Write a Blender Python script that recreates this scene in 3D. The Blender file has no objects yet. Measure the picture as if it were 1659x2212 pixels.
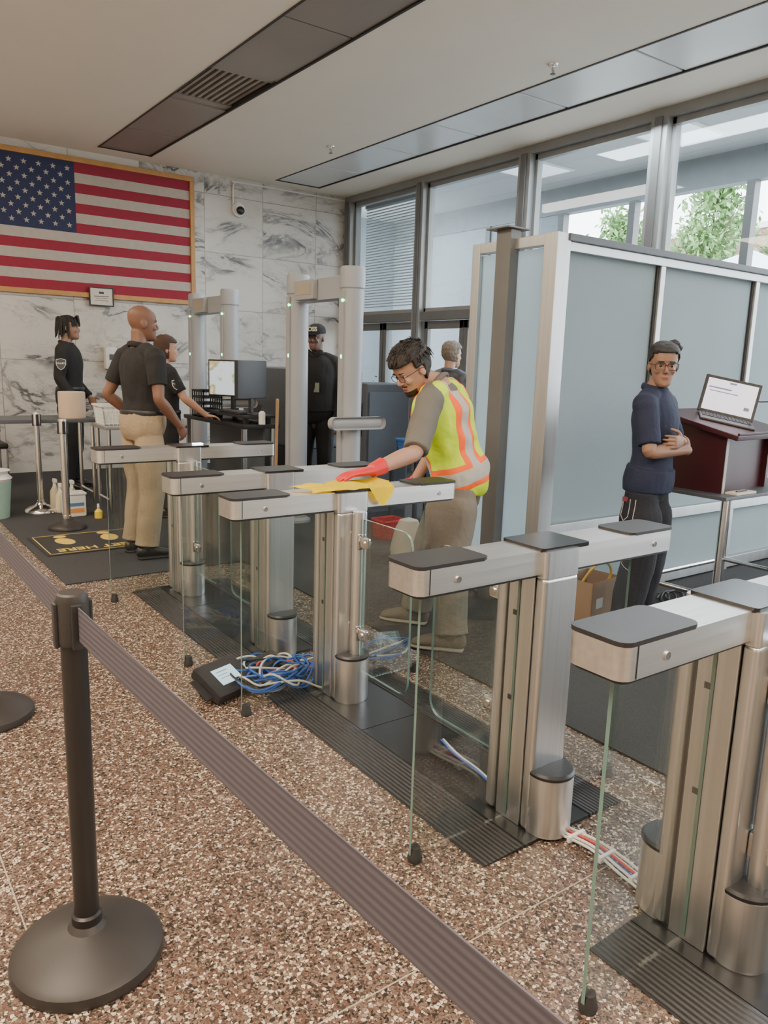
import bpy, bmesh, math, random
from mathutils import Vector, Matrix, noise
from mathutils.bvhtree import BVHTree
random.seed(7)
V=Vector
SC=bpy.context.scene
COL=SC.collection
pi=math.pi
# ---------------------------------------------------------------- materials
class NM:
    def __init__(s,name):
        s.m=bpy.data.materials.new(name); s.m.use_nodes=True; s.t=s.m.node_tree; s.b=s.t.nodes["Principled BSDF"]
    def n(s,ty,**kw):
        x=s.t.nodes.new(ty)
        for k,v in kw.items():
            if k.startswith('i_'):
                x.inputs[k[2:].replace('_',' ')].default_value=v
            else: setattr(x,k,v)
        return x
    def put(s,sock,v):
        if v is None: return
        if hasattr(v,'is_output'): s.t.links.new(v,sock)
        else: sock.default_value=v
    def mth(s,op,a,b=None,c=None,clamp=False):
        x=s.t.nodes.new('ShaderNodeMath'); x.operation=op; x.use_clamp=clamp
        s.put(x.inputs[0],a); s.put(x.inputs[1],b); s.put(x.inputs[2],c)
        return x.outputs[0]
    def mix(s,f,a,b):
        x=s.t.nodes.new('ShaderNodeMix'); x.data_type='RGBA'
        s.put(x.inputs[0],f); s.put(x.inputs[6],a); s.put(x.inputs[7],b)
        return x.outputs[2]
    def pos(s): return s.n('ShaderNodeNewGeometry').outputs['Position']
    def obj(s): return s.n('ShaderNodeTexCoord').outputs['Object']
    def sep(s,v):
        x=s.n('ShaderNodeSeparateXYZ'); s.put(x.inputs[0],v); return x.outputs
    def mapping(s,v,scale=(1,1,1),rot=(0,0,0),loc=(0,0,0)):
        x=s.n('ShaderNodeMapping'); s.put(x.inputs['Vector'],v); x.inputs['Scale'].default_value=scale; x.inputs['Rotation'].default_value=rot;x.inputs['Location'].default_value=loc; return x.outputs[0]
    def noise(s,v,scale,detail=3,rough=.5,dist=0):
        x=s.n('ShaderNodeTexNoise'); s.put(x.inputs['Vector'],v); x.inputs['Scale'].default_value=scale; x.inputs['Detail'].default_value=detail; x.inputs['Roughness'].default_value=rough; x.inputs['Distortion'].default_value=dist; return x.outputs['Fac']
    def ramp(s,f,stops,mode='LINEAR'):
        x=s.n('ShaderNodeValToRGB'); x.color_ramp.interpolation=mode; s.put(x.inputs[0],f)
        e=x.color_ramp.elements
        while len(e)<len(stops): e.new(.5)
        for i,(p,c) in enumerate(stops):
            e[i].position=p; e[i].color=(c[0],c[1],c[2],1) if hasattr(c,'__len__') else (c,c,c,1)
        return x.outputs[0]
    def bump(s,h,st=.3,d=.01):
        x=s.n('ShaderNodeBump'); s.put(x.inputs['Height'],h); x.inputs['Strength'].default_value=st; x.inputs['Distance'].default_value=d
        s.t.links.new(x.outputs[0],s.b.inputs['Normal'])
def c4(c): return (c[0],c[1],c[2],1)
MC={}
def M(name,col=(.5,.5,.5),rough=.5,metal=0.,var=.12,scale=8,bump=0,emis=None,es=0,spec=None,bscale=None):
    if name in MC: return MC[name]
    k=NM(name)
    f=k.noise(k.obj(),scale,3)
    lo=[max(0,c*(1-var)) for c in col]; hi=[min(1,c*(1+var)) for c in col]
    k.t.links.new(k.mix(f,c4(lo),c4(hi)),k.b.inputs['Base Color'])
    k.b.inputs['Roughness'].default_value=rough; k.b.inputs['Metallic'].default_value=metal
    if spec is not None: k.b.inputs['Specular IOR Level'].default_value=spec
    if bump: k.bump(k.noise(k.obj(),bscale or scale*4,3),bump,.01)
    if emis: k.b.inputs['Emission Color'].default_value=c4(emis); k.b.inputs['Emission Strength'].default_value=es
    MC[name]=k.m; return k.m
def steel(name,col,r0,r1,sc=(70,70,1.2),lo=.72,hi=1.15):
    if name in MC: return MC[name]
    k=NM(name)
    f=k.noise(k.mapping(k.obj(),sc),1.0,4)
    g=k.ramp(f,[(.3,0),(.7,1)])
    k.t.links.new(k.mix(g,c4([c*lo for c in col]),c4([min(1,c*hi) for c in col])),k.b.inputs['Base Color'])
    k.t.links.new(k.mth('MULTIPLY_ADD',f,r1-r0,r0),k.b.inputs['Roughness'])
    k.b.inputs['Metallic'].default_value=1
    MC[name]=k.m; return k.m
STEEL=steel('brushed_steel',(.70,.71,.715),.29,.40,(90,90,.8),.93,1.05)
STEELH=steel('satin_steel',(.68,.68,.665),.32,.46,(2,60,60),.92,1.07)
CHROME=steel('polished_steel',(.80,.79,.77),.12,.26)
ALU=steel('anodised_aluminium',(.55,.56,.56),.40,.55,lo=.92,hi=1.06)
BLK=M('black_plastic',(.018,.018,.02),.42,bump=.05,scale=30)
BLKG=M('black_gloss',(.012,.012,.014),.22)
PLT=M('black_plate',(.010,.010,.011),.3,bump=.02,scale=5)
RUB=M('black_rubber',(.022,.022,.023),.6)
WHT=M('white_plastic',(.72,.72,.70),.4)
GRYP=M('grey_plastic',(.36,.37,.38),.45,var=.06)
DGRY=M('dark_grey_paint',(.075,.085,.10),.45)
FRAME=M('bronze_grey_frame',(.15,.155,.155),.45,metal=.3)
FRAMEL=M('light_grey_frame',(.27,.28,.28),.42,metal=.3)
def glassm(name,tint,rough=.01,st=1.0):
    k=NM(name); nt=k.t; out=nt.nodes['Material Output']
    tr=k.n('ShaderNodeBsdfTransparent'); tr.inputs[0].default_value=c4(tint)
    g=k.n('ShaderNodeBsdfGlossy'); g.inputs['Roughness'].default_value=rough
    lw=k.n('ShaderNodeLayerWeight'); lw.inputs[0].default_value=.5
    sm=k.noise(k.obj(),3,2)
    f=k.mth('MULTIPLY',k.mth('MULTIPLY_ADD',k.mth('POWER',lw.outputs['Facing'],4.0),.8,.045),k.mth('MULTIPLY_ADD',sm,.3*st,.8*st))
    mx=k.n('ShaderNodeMixShader'); nt.links.new(f,mx.inputs[0]); nt.links.new(tr.outputs[0],mx.inputs[1]); nt.links.new(g.outputs[0],mx.inputs[2])
    nt.links.new(mx.outputs[0],out.inputs[0]); return k.m
GLASS=glassm('clear_glass',(.90,.93,.918),st=1.6)
WGLASS=glassm('window_glass',(.93,.965,.98),st=1.3)
GEDGE=M('glass_edge_green',(.13,.22,.19),.15)
def frosted():
    k=NM('frosted_glass'); nt=k.t; out=nt.nodes['Material Output']
    d=k.n('ShaderNodeBsdfTranslucent'); d.inputs[0].default_value=(.76,.84,.87,1)
    g=k.b; g.inputs['Roughness'].default_value=.24
    n=k.noise(k.obj(),150,4,.7)
    nt.links.new(k.mix(n,(.28,.32,.34,1),(.50,.56,.58,1)),g.inputs['Base Color'])
    k.bump(n,.9,.008)
    mx=k.n('ShaderNodeMixShader'); nt.links.new(k.mth('MULTIPLY_ADD',k.noise(k.obj(),1.3,2),.25,.15),mx.inputs[0])
    nt.links.new(d.outputs[0],mx.inputs[1]); nt.links.new(g.outputs[0],mx.inputs[2]); nt.links.new(mx.outputs[0],out.inputs[0]); return k.m
FROST=frosted()
def terrazzo():
    k=NM('terrazzo'); p=k.pos()
    def vor(scale,feat='F1'):
        x=k.n('ShaderNodeTexVoronoi'); x.voronoi_dimensions='2D'; x.feature=feat; x.inputs['Scale'].default_value=scale
        nz=k.n('ShaderNodeTexNoise'); nz.inputs['Scale'].default_value=80; k.t.links.new(p,nz.inputs['Vector'])
        va=k.n('ShaderNodeVectorMath',operation='MULTIPLY_ADD'); k.t.links.new(nz.outputs['Color'],va.inputs[0]); va.inputs[1].default_value=(.011,.011,0); k.t.links.new(p,va.inputs[2])
        k.t.links.new(va.outputs[0],x.inputs['Vector']); return x
    a=vor(112); ae=vor(112,'DISTANCE_TO_EDGE')
    b=vor(230)
    ra=k.sep(a.outputs['Color'])[0]; rb=k.sep(b.outputs['Color'])[1]
    small=k.ramp(rb,[(0,(.055,.039,.030)),(.35,(.115,.073,.055)),(.6,(.18,.125,.094)),(.86,(.42,.34,.25)),(.91,(.02,.016,.014))],'CONSTANT')
    big=k.ramp(ra,[(0,(.15,.098,.073)),(.13,(.25,.185,.14)),(.22,(.60,.51,.39)),(.34,(.46,.38,.285)),(.40,(.028,.022,.018)),(.47,(.115,.060,.044))],'CONSTANT')
    isbig=k.mth('LESS_THAN',ra,.60)
    edge=k.mth('GREATER_THAN',ae.outputs['Distance'],.11)
    f=k.mth('MULTIPLY',isbig,edge)
    col=k.mix(f,small,big)
    xyz=k.sep(p)
    def line(c,o,per):
        u=k.mth('FRACT',k.mth('DIVIDE',k.mth('SUBTRACT',c,o-50*per),per))
        return k.mth('LESS_THAN',u,.004/per)
    ln=k.mth('MAXIMUM',line(xyz[0],.30,1.82),line(xyz[1],1.25,1.82))
    col=k.mix(ln,col,(.36,.31,.24,1))
    k.t.links.new(col,k.b.inputs['Base Color']); k.b.inputs['Roughness'].default_value=.27
    return k.m
def marble():
    k=NM('marble_tiles'); p=k.pos(); xyz=k.sep(p)
    w,h=.86,.745
    hor=k.mth('ADD',xyz[0],xyz[1])
    u=k.mth('DIVIDE',k.mth('ADD',hor,20-.11),w); v=k.mth('DIVIDE',k.mth('ADD',xyz[2],.12),h)
    row=k.mth('FLOOR',v)
    iu=k.mth('FLOOR',u)
    cx=k.n('ShaderNodeCombineXYZ'); k.put(cx.inputs[0],iu); k.put(cx.inputs[1],row)
    wn=k.n('ShaderNodeTexWhiteNoise'); k.t.links.new(cx.outputs[0],wn.inputs['Vector'])
    off=k.n('ShaderNodeVectorMath',operation='MULTIPLY_ADD'); k.t.links.new(wn.outputs['Color'],off.inputs[0]); off.inputs[1].default_value=(7,7,7); k.t.links.new(p,off.inputs[2])
    mp=k.mapping(off.outputs[0],(1.0,1,2.2),(0,.65,0))
    n1=k.noise(mp,1.0,9,.62,.9); n2=k.noise(mp,2.6,8,.6,.6)
    v1=k.mth('ABSOLUTE',k.mth('SUBTRACT',n1,.5)); v2=k.mth('ABSOLUTE',k.mth('SUBTRACT',n2,.5))
    msk=k.ramp(k.noise(mp,1.3,3),[(.42,0),(.62,1)])
    vein=k.ramp(v1,[(0,1),(.014,.85),(.035,.2),(.12,0)])
    vein2=k.ramp(v2,[(0,.5),(.01,.2),(.03,0)])
    s1=k.mth('MAXIMUM',k.mth('MULTIPLY',vein,k.mth('MULTIPLY_ADD',msk,.9,.07)),k.mth('MULTIPLY',vein2,msk))
    base=k.mix(k.noise(p,.9,3),(.50,.485,.45,1),(.66,.635,.58,1))
    col=k.mix(s1,base,(.06,.065,.075,1))
    def ln(q,t): return k.mth('LESS_THAN',k.mth('FRACT',q),t)
    g=k.mth('MAXIMUM',ln(u,.011),ln(v,.013))
    col=k.mix(g,col,(.28,.27,.25,1))
    k.t.links.new(col,k.b.inputs['Base Color']); k.b.inputs['Roughness'].default_value=.28
    return k.m
def carpet():
    k=NM('grey_carpet'); p=k.pos()
    f=k.noise(p,260,2); g=k.noise(k.mapping(p,(40,300,1)),1,2)
    k.t.links.new(k.mix(k.mth('MULTIPLY',f,g),(.014,.015,.018,1),(.12,.12,.125,1)),k.b.inputs['Base Color'])
    k.b.inputs['Roughness'].default_value=.95; k.bump(f,.6,.01); return k.m
TERR=terrazzo(); MARB=marble(); CARP=carpet()
CEIL=M('painted_plaster',(.86,.78,.665),.75,var=.03,scale=2)
PLAS=M('warm_plaster_wall',(.60,.54,.47),.8,var=.05,scale=2)
# ---------------------------------------------------------------- geometry helpers
def nb(): return bmesh.new()
def rbox(bm,x0,x1,y0,y1,z0,z1,bev=0,seg=2,mi=0,vert_only=False,rot=None):
    t=bmesh.new(); bmesh.ops.create_cube(t,size=1)
    for v in t.verts: v.co=V(((v.co.x+.5)*(x1-x0)+x0,(v.co.y+.5)*(y1-y0)+y0,(v.co.z+.5)*(z1-z0)+z0))
    if bev>0:
        es=[e for e in t.edges if (abs((e.verts[0].co-e.verts[1].co).normalized().z)>.9)] if vert_only else t.edges[:]
        bmesh.ops.bevel(t,geom=es,offset=bev,segments=seg,profile=.5,affect='EDGES')
    if rot: bmesh.ops.transform(t,matrix=rot,verts=t.verts)
    merge(bm,t,mi)
def merge(bm,t,mi=None):
    if mi is not None:
        for f in t.faces: f.material_index=mi
    me=bpy.data.meshes.new('tmp'); t.to_mesh(me); t.free(); bm.from_mesh(me); bpy.data.meshes.remove(me)
def cyl(bm,p0,p1,r0,r1=None,seg=24,mi=0,cap=True):
    p0=V(p0);p1=V(p1); r1=r0 if r1 is None else r1
    d=p1-p0; t=bmesh.new()
    bmesh.ops.create_cone(t,cap_ends=cap,segments=seg,radius1=r0,radius2=r1,depth=d.length)
    m=Matrix.Translation((p0+p1)/2)@d.to_track_quat('Z','Y').to_matrix().to_4x4()
    bmesh.ops.transform(t,matrix=m,verts=t.verts); merge(bm,t,mi)
def lathe(bm,prof,c=(0,0,0),seg=40,mi=0):
    c=V(c); rings=[]
    for r,z in prof:
        rings.append([bm.verts.new(c+V((r*math.cos(2*pi*i/seg),r*math.sin(2*pi*i/seg),z))) for i in range(seg)] if r>1e-6 else [bm.verts.new(c+V((0,0,z)))])
    for a,b in zip(rings,rings[1:]):
        for i in range(seg):
            j=(i+1)%seg
            if len(a)==1 and len(b)==1: continue
            if len(a)==1: f=bm.faces.new((a[0],b[j],b[i]))
            elif len(b)==1: f=bm.faces.new((a[i],a[j],b[0]))
            else: f=bm.faces.new((a[i],a[j],b[j],b[i]))
            f.material_index=mi
def ell(bm,c,r,rot=None,seg=16,mi=0):
    t=bmesh.new(); bmesh.ops.create_uvsphere(t,u_segments=seg,v_segments=max(6,seg*2//3),radius=1)
    m=Matrix.Translation(V(c))@(rot.to_4x4() if rot else Matrix())@Matrix.Diagonal((r[0],r[1],r[2],1))
    bmesh.ops.transform(t,matrix=m,verts=t.verts); merge(bm,t,mi)
def catm(P,sub):
    out=[]
    n=len(P)
    for i in range(n-1):
        p0=P[max(i-1,0)];p1=P[i];p2=P[i+1];p3=P[min(i+2,n-1)]
        for k in range(sub):
            t=k/sub
            out.append(.5*((2*p1)+(p2-p0)*t+(2*p0-5*p1+4*p2-p3)*t*t+(3*p1-p0-3*p2+p3)*t**3))
    out.append(P[-1]); return out
def tube(bm,pts,rad,side=None,sub=4,seg=16,mi=0,caps=True,smooth=True):
    Q=[]
    for p,r in zip(pts,rad):
        a,b=(r if hasattr(r,'__len__') else (r,r)); Q.append((V(p),a,b))
    if smooth and len(Q)>1:
        P=catm([q[0] for q in Q],sub); A=catm([V((q[1],q[2],0)) for q in Q],sub)
    else:
        P=[q[0] for q in Q]; A=[V((q[1],q[2],0)) for q in Q]
    n=len(P); T=[]
    for i in range(n):
        d=(P[min(i+1,n-1)]-P[max(i-1,0)]); T.append(d.normalized() if d.length>1e-9 else V((0,0,1)))
    s=V(side) if side is not None else (V((0,0,1)).cross(T[0]) if abs(T[0].z)<.9 else V((1,0,0)))
    rings=[]; 
    def ring(c,t,a,b,s):
        s=(s-t*s.dot(t)).normalized(); u=t.cross(s)
        return [bm.verts.new(c+s*a*math.cos(2*pi*i/seg)+u*b*math.sin(2*pi*i/seg)) for i in range(seg)],s
    if caps:
        tip0=bm.verts.new(P[0]-T[0]*min(A[0].x,A[0].y))
        for ph in (60,30):
            c=math.cos(math.radians(ph)); 
            rg,s2=ring(P[0]-T[0]*min(A[0].x,A[0].y)*math.sin(math.radians(ph)),T[0],A[0].x*c,A[0].y*c,s); rings.append(rg)
    for i in range(n):
        rg,s=ring(P[i],T[i],max(A[i].x,1e-4),max(A[i].y,1e-4),s); rings.append(rg)
    if caps:
        for ph in (30,60):
            c=math.cos(math.radians(ph))
            rg,s2=ring(P[-1]+T[-1]*min(A[-1].x,A[-1].y)*math.sin(math.radians(ph)),T[-1],A[-1].x*c,A[-1].y*c,s); rings.append(rg)
        tip1=bm.verts.new(P[-1]+T[-1]*min(A[-1].x,A[-1].y))
    for a,b in zip(rings,rings[1:]):
        for i in range(seg):
            j=(i+1)%seg; f=bm.faces.new((a[i],a[j],b[j],b[i])); f.material_index=mi
    if caps:
        for i in range(seg):
            j=(i+1)%seg
            f=bm.faces.new((tip0,rings[0][j],rings[0][i])); f.material_index=mi
            f=bm.faces.new((tip1,rings[-1][i],rings[-1][j])); f.material_index=mi
    else:
        f=bm.faces.new(rings[0][::-1]); f.material_index=mi; f=bm.faces.new(rings[-1]); f.material_index=mi
def prism(bm,poly,z0,z1,mi=0):
    a=[bm.verts.new((x,y,z0)) for x,y in poly]; b=[bm.verts.new((x,y,z1)) for x,y in poly]; n=len(poly)
    bm.faces.new(a[::-1]).material_index=mi; bm.faces.new(b).material_index=mi
    for i in range(n): bm.faces.new((a[i],a[(i+1)%n],b[(i+1)%n],b[i])).material_index=mi
def obj(name,bm,mats,parent=None,label=None,cat=None,group=None,smooth=35,loc=None,rotz=None,mtx=None,kind=None):
    if isinstance(bm,bmesh.types.BMesh):
        bmesh.ops.recalc_face_normals(bm,faces=bm.faces); me=bpy.data.meshes.new(name); bm.to_mesh(me); bm.free()
    else: me=bm
    if not isinstance(mats,(list,tuple)): mats=[mats]
    for m in mats: me.materials.append(m)
    o=bpy.data.objects.new(name,me); COL.objects.link(o)
    if smooth:
        me.polygons.foreach_set('use_smooth',[True]*len(me.polygons))
        if smooth<180:
            try: me.set_sharp_from_angle(angle=math.radians(smooth))
            except Exception: pass
            w=o.modifiers.new('wn','WEIGHTED_NORMAL'); w.keep_sharp=True
    if parent: o.parent=parent
    if loc is not None: o.location=loc
    if rotz is not None: o.rotation_euler=(0,0,rotz)
    if mtx is not None: o.matrix_local=mtx
    if label: o['label']=label
    if cat: o['category']=cat
    if group: o['group']=group
    if kind: o['kind']=kind
    return o
def thing(name,label,cat,loc=(0,0,0),rotz=0,group=None):
    o=bpy.data.objects.new(name,None); COL.objects.link(o); o.empty_display_size=.05
    o.location=loc; o.rotation_euler=(0,0,rotz); o['label']=label; o['category']=cat
    if group: o['group']=group
    return o
def B(name,parent,mats,boxes,bev=.003,**kw):
    bm=nb()
    for b in boxes: rbox(bm,*b[:6],bev=bev,seg=2,mi=b[6] if len(b)>6 else 0)
    return obj(name,bm,mats,parent,**kw)
def text(name,body,size,mtx,mat,parent,ext=.001,bold=0):
    cu=bpy.data.curves.new('txt','FONT'); cu.body=body; cu.size=size; cu.extrude=ext; cu.align_x='CENTER'; cu.align_y='CENTER'; cu.offset=bold
    t=bpy.data.objects.new('txt',cu); COL.objects.link(t); dg=bpy.context.evaluated_depsgraph_get()
    me=bpy.data.meshes.new_from_object(t.evaluated_get(dg)); bpy.data.objects.remove(t); bpy.data.curves.remove(cu)
    me.materials.clear()
    return obj(name,me,mat,parent,smooth=0,mtx=mtx)
def basis(x,y,z,loc):
    m=Matrix((V(x).to_4d(),V(y).to_4d(),V(z).to_4d(),V((0,0,0,1)))).transposed(); m.translation=V(loc)
    for i in range(3): m[3][i]=0
    m[3][3]=1
    return m
def remesh(bm,vox,sm=2,disp=0,dscale=6):
    me=bpy.data.meshes.new('r'); bm.to_mesh(me); bm.free(); o=bpy.data.objects.new('r',me); COL.objects.link(o)
    md=o.modifiers.new('a','REMESH'); md.mode='VOXEL'; md.voxel_size=vox
    if sm: s=o.modifiers.new('s','SMOOTH'); s.iterations=sm; s.factor=.5
    dg=bpy.context.evaluated_depsgraph_get(); r=bpy.data.meshes.new_from_object(o.evaluated_get(dg))
    bpy.data.objects.remove(o); bpy.data.meshes.remove(me)
    if disp:
        nn=[v.normal.copy() for v in r.vertices]
        for v,nr in zip(r.vertices,nn):
            v.co+=nr*disp*noise.noise(V((v.co.x*dscale*1.4,v.co.y*dscale*1.4,v.co.z*dscale)))
    return r
# ---------------------------------------------------------------- ROOM
WX,WY,CH=6.63,10.2,3.86
XL,YB=-3.2,-4.0
def struct(name,bm,mats,**kw):
    return obj(name,bm,mats,kind='structure',smooth=0,**kw)
bm=nb(); rbox(bm,XL,WX+.2,YB,WY+.2,-.2,0); struct('floor',bm,TERR)
bm=nb(); prism(bm,[(2.38,-3.9),(WX-.06,-3.9),(WX-.06,WY-.02),(1.15,WY-.02),(1.15,5.01),(2.38,5.01)],.0005,.007)
obj('carpet_floor_covering',bm,CARP,label='dark grey ribbed walk-off carpet laid on the terrazzo',cat='carpet',smooth=0)
bm=nb(); rbox(bm,XL,WX+.2,WY,WY+.25,0,CH+.1); struct('wall_north',bm,MARB)
bm=nb(); rbox(bm,XL-.2,XL,YB,WY+.2,0,CH+.1); struct('wall_west',bm,PLAS)
bm=nb(); rbox(bm,XL-.2,WX+.2,YB-.2,YB,0,CH+.1); struct('wall_south',bm,PLAS)
strips=[(2.86,3.50,9.88),(5.22,5.92,9.92)]
bm=nb(); 
rbox(bm,XL,2.86,YB,WY,CH,CH+.2); rbox(bm,3.50,5.22,YB,WY,CH,CH+.2); rbox(bm,5.92,WX+.2,YB,WY,CH,CH+.2)
rbox(bm,2.86,3.50,9.88,WY,CH,CH+.2); rbox(bm,5.22,5.92,9.92,WY,CH,CH+.2)
rbox(bm,2.86,3.50,YB,9.88,CH+.10,CH+.2); rbox(bm,5.22,5.92,YB,9.92,CH+.10,CH+.2)
struct('ceiling',bm,CEIL)
PAN=M('smoked_ceiling_panel',(.26,.22,.19),.42,var=.15,scale=1.5); PANB=M('smoked_panel_daylit',(.72,.72,.71),.28,var=.12,scale=1.5)  # second panel material painted paler, daylight reflection put into its colour
SEAM=M('dark_seam',(.03,.028,.027),.6)
ti=1
for si,(x0,x1,ye) in enumerate(strips):
    bm=nb(); y=ye
    js=[ye]+[8.9 if si==0 else 8.85,7.65,6.6,5.38,4.15,2.93,1.7,.5,-.7,-1.9]
    for a,b in zip(js,js[1:]):
        if si==0 and abs(a-7.65)<.01:
            rbox(bm,x0+.02,x1-.02,b+.06,a-.06,CH+.07,CH+.075,mi=1)
            for k in range(9):
                xx=x0+.07+k*.063
                rbox(bm,xx,xx+.028,b+.09,a-.12,CH+.03,CH+.06,mi=0)
            rbox(bm,x0+.02,x1-.02,b+.01,b+.09,CH+.02,CH+.05,mi=0); rbox(bm,x0+.02,x1-.02,a-.12,a-.01,CH+.02,CH+.05,mi=0)
        else:
            rbox(bm,x0+.02,x1-.02,b+.012,a-.012,CH+.006,CH+.05,bev=.004,mi=0)
    rbox(bm,x0,x0+.018,-1.9,ye,CH-.006,CH+.08,mi=1); rbox(bm,x1-.018,x1,-1.9,ye,CH-.006,CH+.08,mi=1)
    rbox(bm,x0,x1,ye-.01,ye,CH-.004,CH+.08,mi=1)
    rbox(bm,x0,x1,-1.9,ye,CH+.06,CH+.09,mi=1)
    struct('trim_%d'%ti,bm,[PAN if si==0 else PANB,SEAM]); ti+=1
for (x,y) in ((4.99,4.73),(4.91,7.99)):
    t=thing('sprinkler_head','chrome pendent fire sprinkler on the ceiling','sprinkler',(x,y,CH),group='ceiling sprinklers')
    bm=nb(); lathe(bm,[(.0,0),(.045,0),(.04,-.012),(.012,-.014),(.012,-.04),(.0,-.042)],seg=20); obj('escutcheon',bm,CHROME,t)
    bm=nb(); cyl(bm,(-.014,0,-.03),(-.006,0,-.07),.003,seg=8); cyl(bm,(.014,0,-.03),(.006,0,-.07),.003,seg=8); lathe(bm,[(0,-.07),(.022,-.07),(.022,-.074),(0,-.076)],seg=16); obj('deflector',bm,FRAME,t)
def bx(name,boxes,mats,bev=0,**k):
    bm=nb()
    for b in boxes: rbox(bm,*b[:6],bev=bev,mi=b[6] if len(b)>6 else 0)
    return struct(name,bm,mats,**k)
mull=[(10.02,10.18),(8.30,8.46),(6.42,6.60),(4.70,4.88),(2.95,3.13),(1.2,1.38),(-.55,-.37),(-2.3,-2.12)]
for a,b in mull:
    bx('trim_%d'%ti,[(WX-.12,WX+.08,a,b,.0,CH-.08),(WX-.14,WX-.12,a+.05,b-.05,0,CH-.08,1)],[FRAMEL,FRAME],bev=.004); ti+=1
bx('trim_%d'%ti,[(WX-.10,WX+.08,YB,WY,CH-.09,CH+.02)],[FRAMEL]); ti+=1
bx('wall_east',[(WX-.02,WX+.1,YB,7.2,0,.12)],[FRAME])
wi=1
for (a,b),(c,d) in zip(mull[1:],mull):
    y0,y1=b,c; lo=2.14 if y1>6.7 else .12
    bm=nb()
    for q in ((WX-.04,WX+.04,y0,y0+.04,lo,CH-.09),(WX-.04,WX+.04,y1-.04,y1,lo,CH-.09),(WX-.04,WX+.04,y0,y1,lo,lo+.06),(WX-.04,WX+.04,y0,y1,CH-.15,CH-.09)): rbox(bm,*q,bev=.003)
    if y1<6.7: rbox(bm,WX-.04,WX+.04,y0,y1,2.08,2.14,bev=.003)
    w=struct('window_%d'%wi,bm,[FRAMEL]); 
    B('glass_pane',w,WGLASS,[(WX-.004,WX+.004,y0+.03,y1-.03,lo+.05,CH-.14)],bev=0); wi+=1
bx('trim_%d'%ti,[(WX-.09,WX+.07,6.6,10.02,2.04,2.15)],[FRAME]); ti+=1
def door(i,y0,y1):
    bm=nb()
    for q in ((y0,y0+.07,.01,2.03),(y1-.07,y1,.01,2.03)): rbox(bm,WX-.03,WX+.03,q[0],q[1],q[2],q[3],bev=.004)
    rbox(bm,WX-.03,WX+.03,y0,y1,1.93,2.03,bev=.004); rbox(bm,WX-.03,WX+.03,y0,y1,.01,.25,bev=.004); rbox(bm,WX-.03,WX+.03,y0,y1,.98,1.05,bev=.004)
    d=struct('door_%d'%i,bm,[FRAME])
    B('glass_pane',d,WGLASS,[(WX-.004,WX+.004,y0+.06,y1-.06,.24,1.95)],bev=0)
    bm=nb(); tube(bm,[(WX-.03,y0+.12,.95),(WX-.08,y0+.12,.97),(WX-.08,y0+.12,1.25),(WX-.03,y0+.12,1.27)],[.01]*4); obj('handle',bm,CHROME,d)
door(1,9.24,10.0); door(2,8.48,9.22); door(3,7.5,8.28); door(4,6.62,7.48)
VX=8.75; VC=3.98
CEILV=M('vestibule_ceiling',(.46,.48,.49),.8,var=.03)
bx('ceiling_vestibule',[(WX+.21,VX+.1,-4,12,VC,VC+.1)],[CEILV])
bx('floor_vestibule',[(WX+.2,VX+1.5,-4,12,-.2,0)],[M('vestibule_floor',(.26,.26,.26),.6)])
LP=M('light_diffuser',(.8,.85,.87),.5,emis=(.85,.95,1),es=.9)
for y in (3.3,5.4,7.5):
    t=thing('ceiling_light','square recessed light panel in the vestibule ceiling','light',(7.7,y,VC),group='vestibule light panels')
    B('light_frame',t,WHT,[(-.36,.36,-.36,.36,-.02,-.001)]); B('diffuser',t,LP,[(-.31,.31,-.31,.31,-.028,-.02)])
bx('trim_%d'%ti,[(VX-.05,VX+.1,-4,12,3.62,VC)],[M('header_blue_grey',(.24,.27,.29),.6)]); ti+=1
for a in (9.4,7.9,6.7,5.1,3.2,1.3,-.6):
    bx('trim_%d'%ti,[(VX-.06,VX+.06,a-.05,a+.05,0,3.62)],[FRAME],bev=.003); ti+=1
bx('trim_%d'%ti,[(VX-.05,VX+.05,-4,12,2.15,2.25)],[FRAME]); ti+=1
bx('wall_vestibule',[(VX-.03,VX+.04,7.9,12,0,3.62)],[M('pale_blue_wall',(.32,.37,.41),.7,var=.03)])
bx('wall_vestibule_end',[(WX+.2,VX+.1,11.9,12,0,VC)],[M('pale_blue_wall')])
bx('trim_%d'%ti,[(VX-.09,VX-.03,8.1,8.18,0,3.1),(VX-.09,VX-.03,9.0,9.08,0,3.1),(VX-.09,VX-.03,8.1,9.08,3.02,3.1),(VX-.07,VX-.03,8.18,9.0,2.2,2.28)],[FRAME]); ti+=1
t=thing('window_blind','pale grey horizontal venetian blind behind the glass','blind',(0,0,0))
bm=nb()
for k in range(36):
    z=2.28+k*.040; rbox(bm,WX+.16,WX+.185,8.5,10.0,z,z+.013,rot=None)
obj('slats',bm,M('blind_slat',(.50,.56,.60),.5),t,smooth=0); B('head_rail',t,FRAMEL,[(WX+.13,WX+.2,8.48,10.0,3.70,3.75)])
bx('ground_outside',[(VX+1.51,60,-40,60,-.3,-.05)],[M('pavement',(.42,.41,.39),.9)])
LEAF=M('leaf_green',(.20,.34,.13),.6,var=.5,scale=3); BARK=M('bark',(.10,.07,.05),.9)
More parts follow.
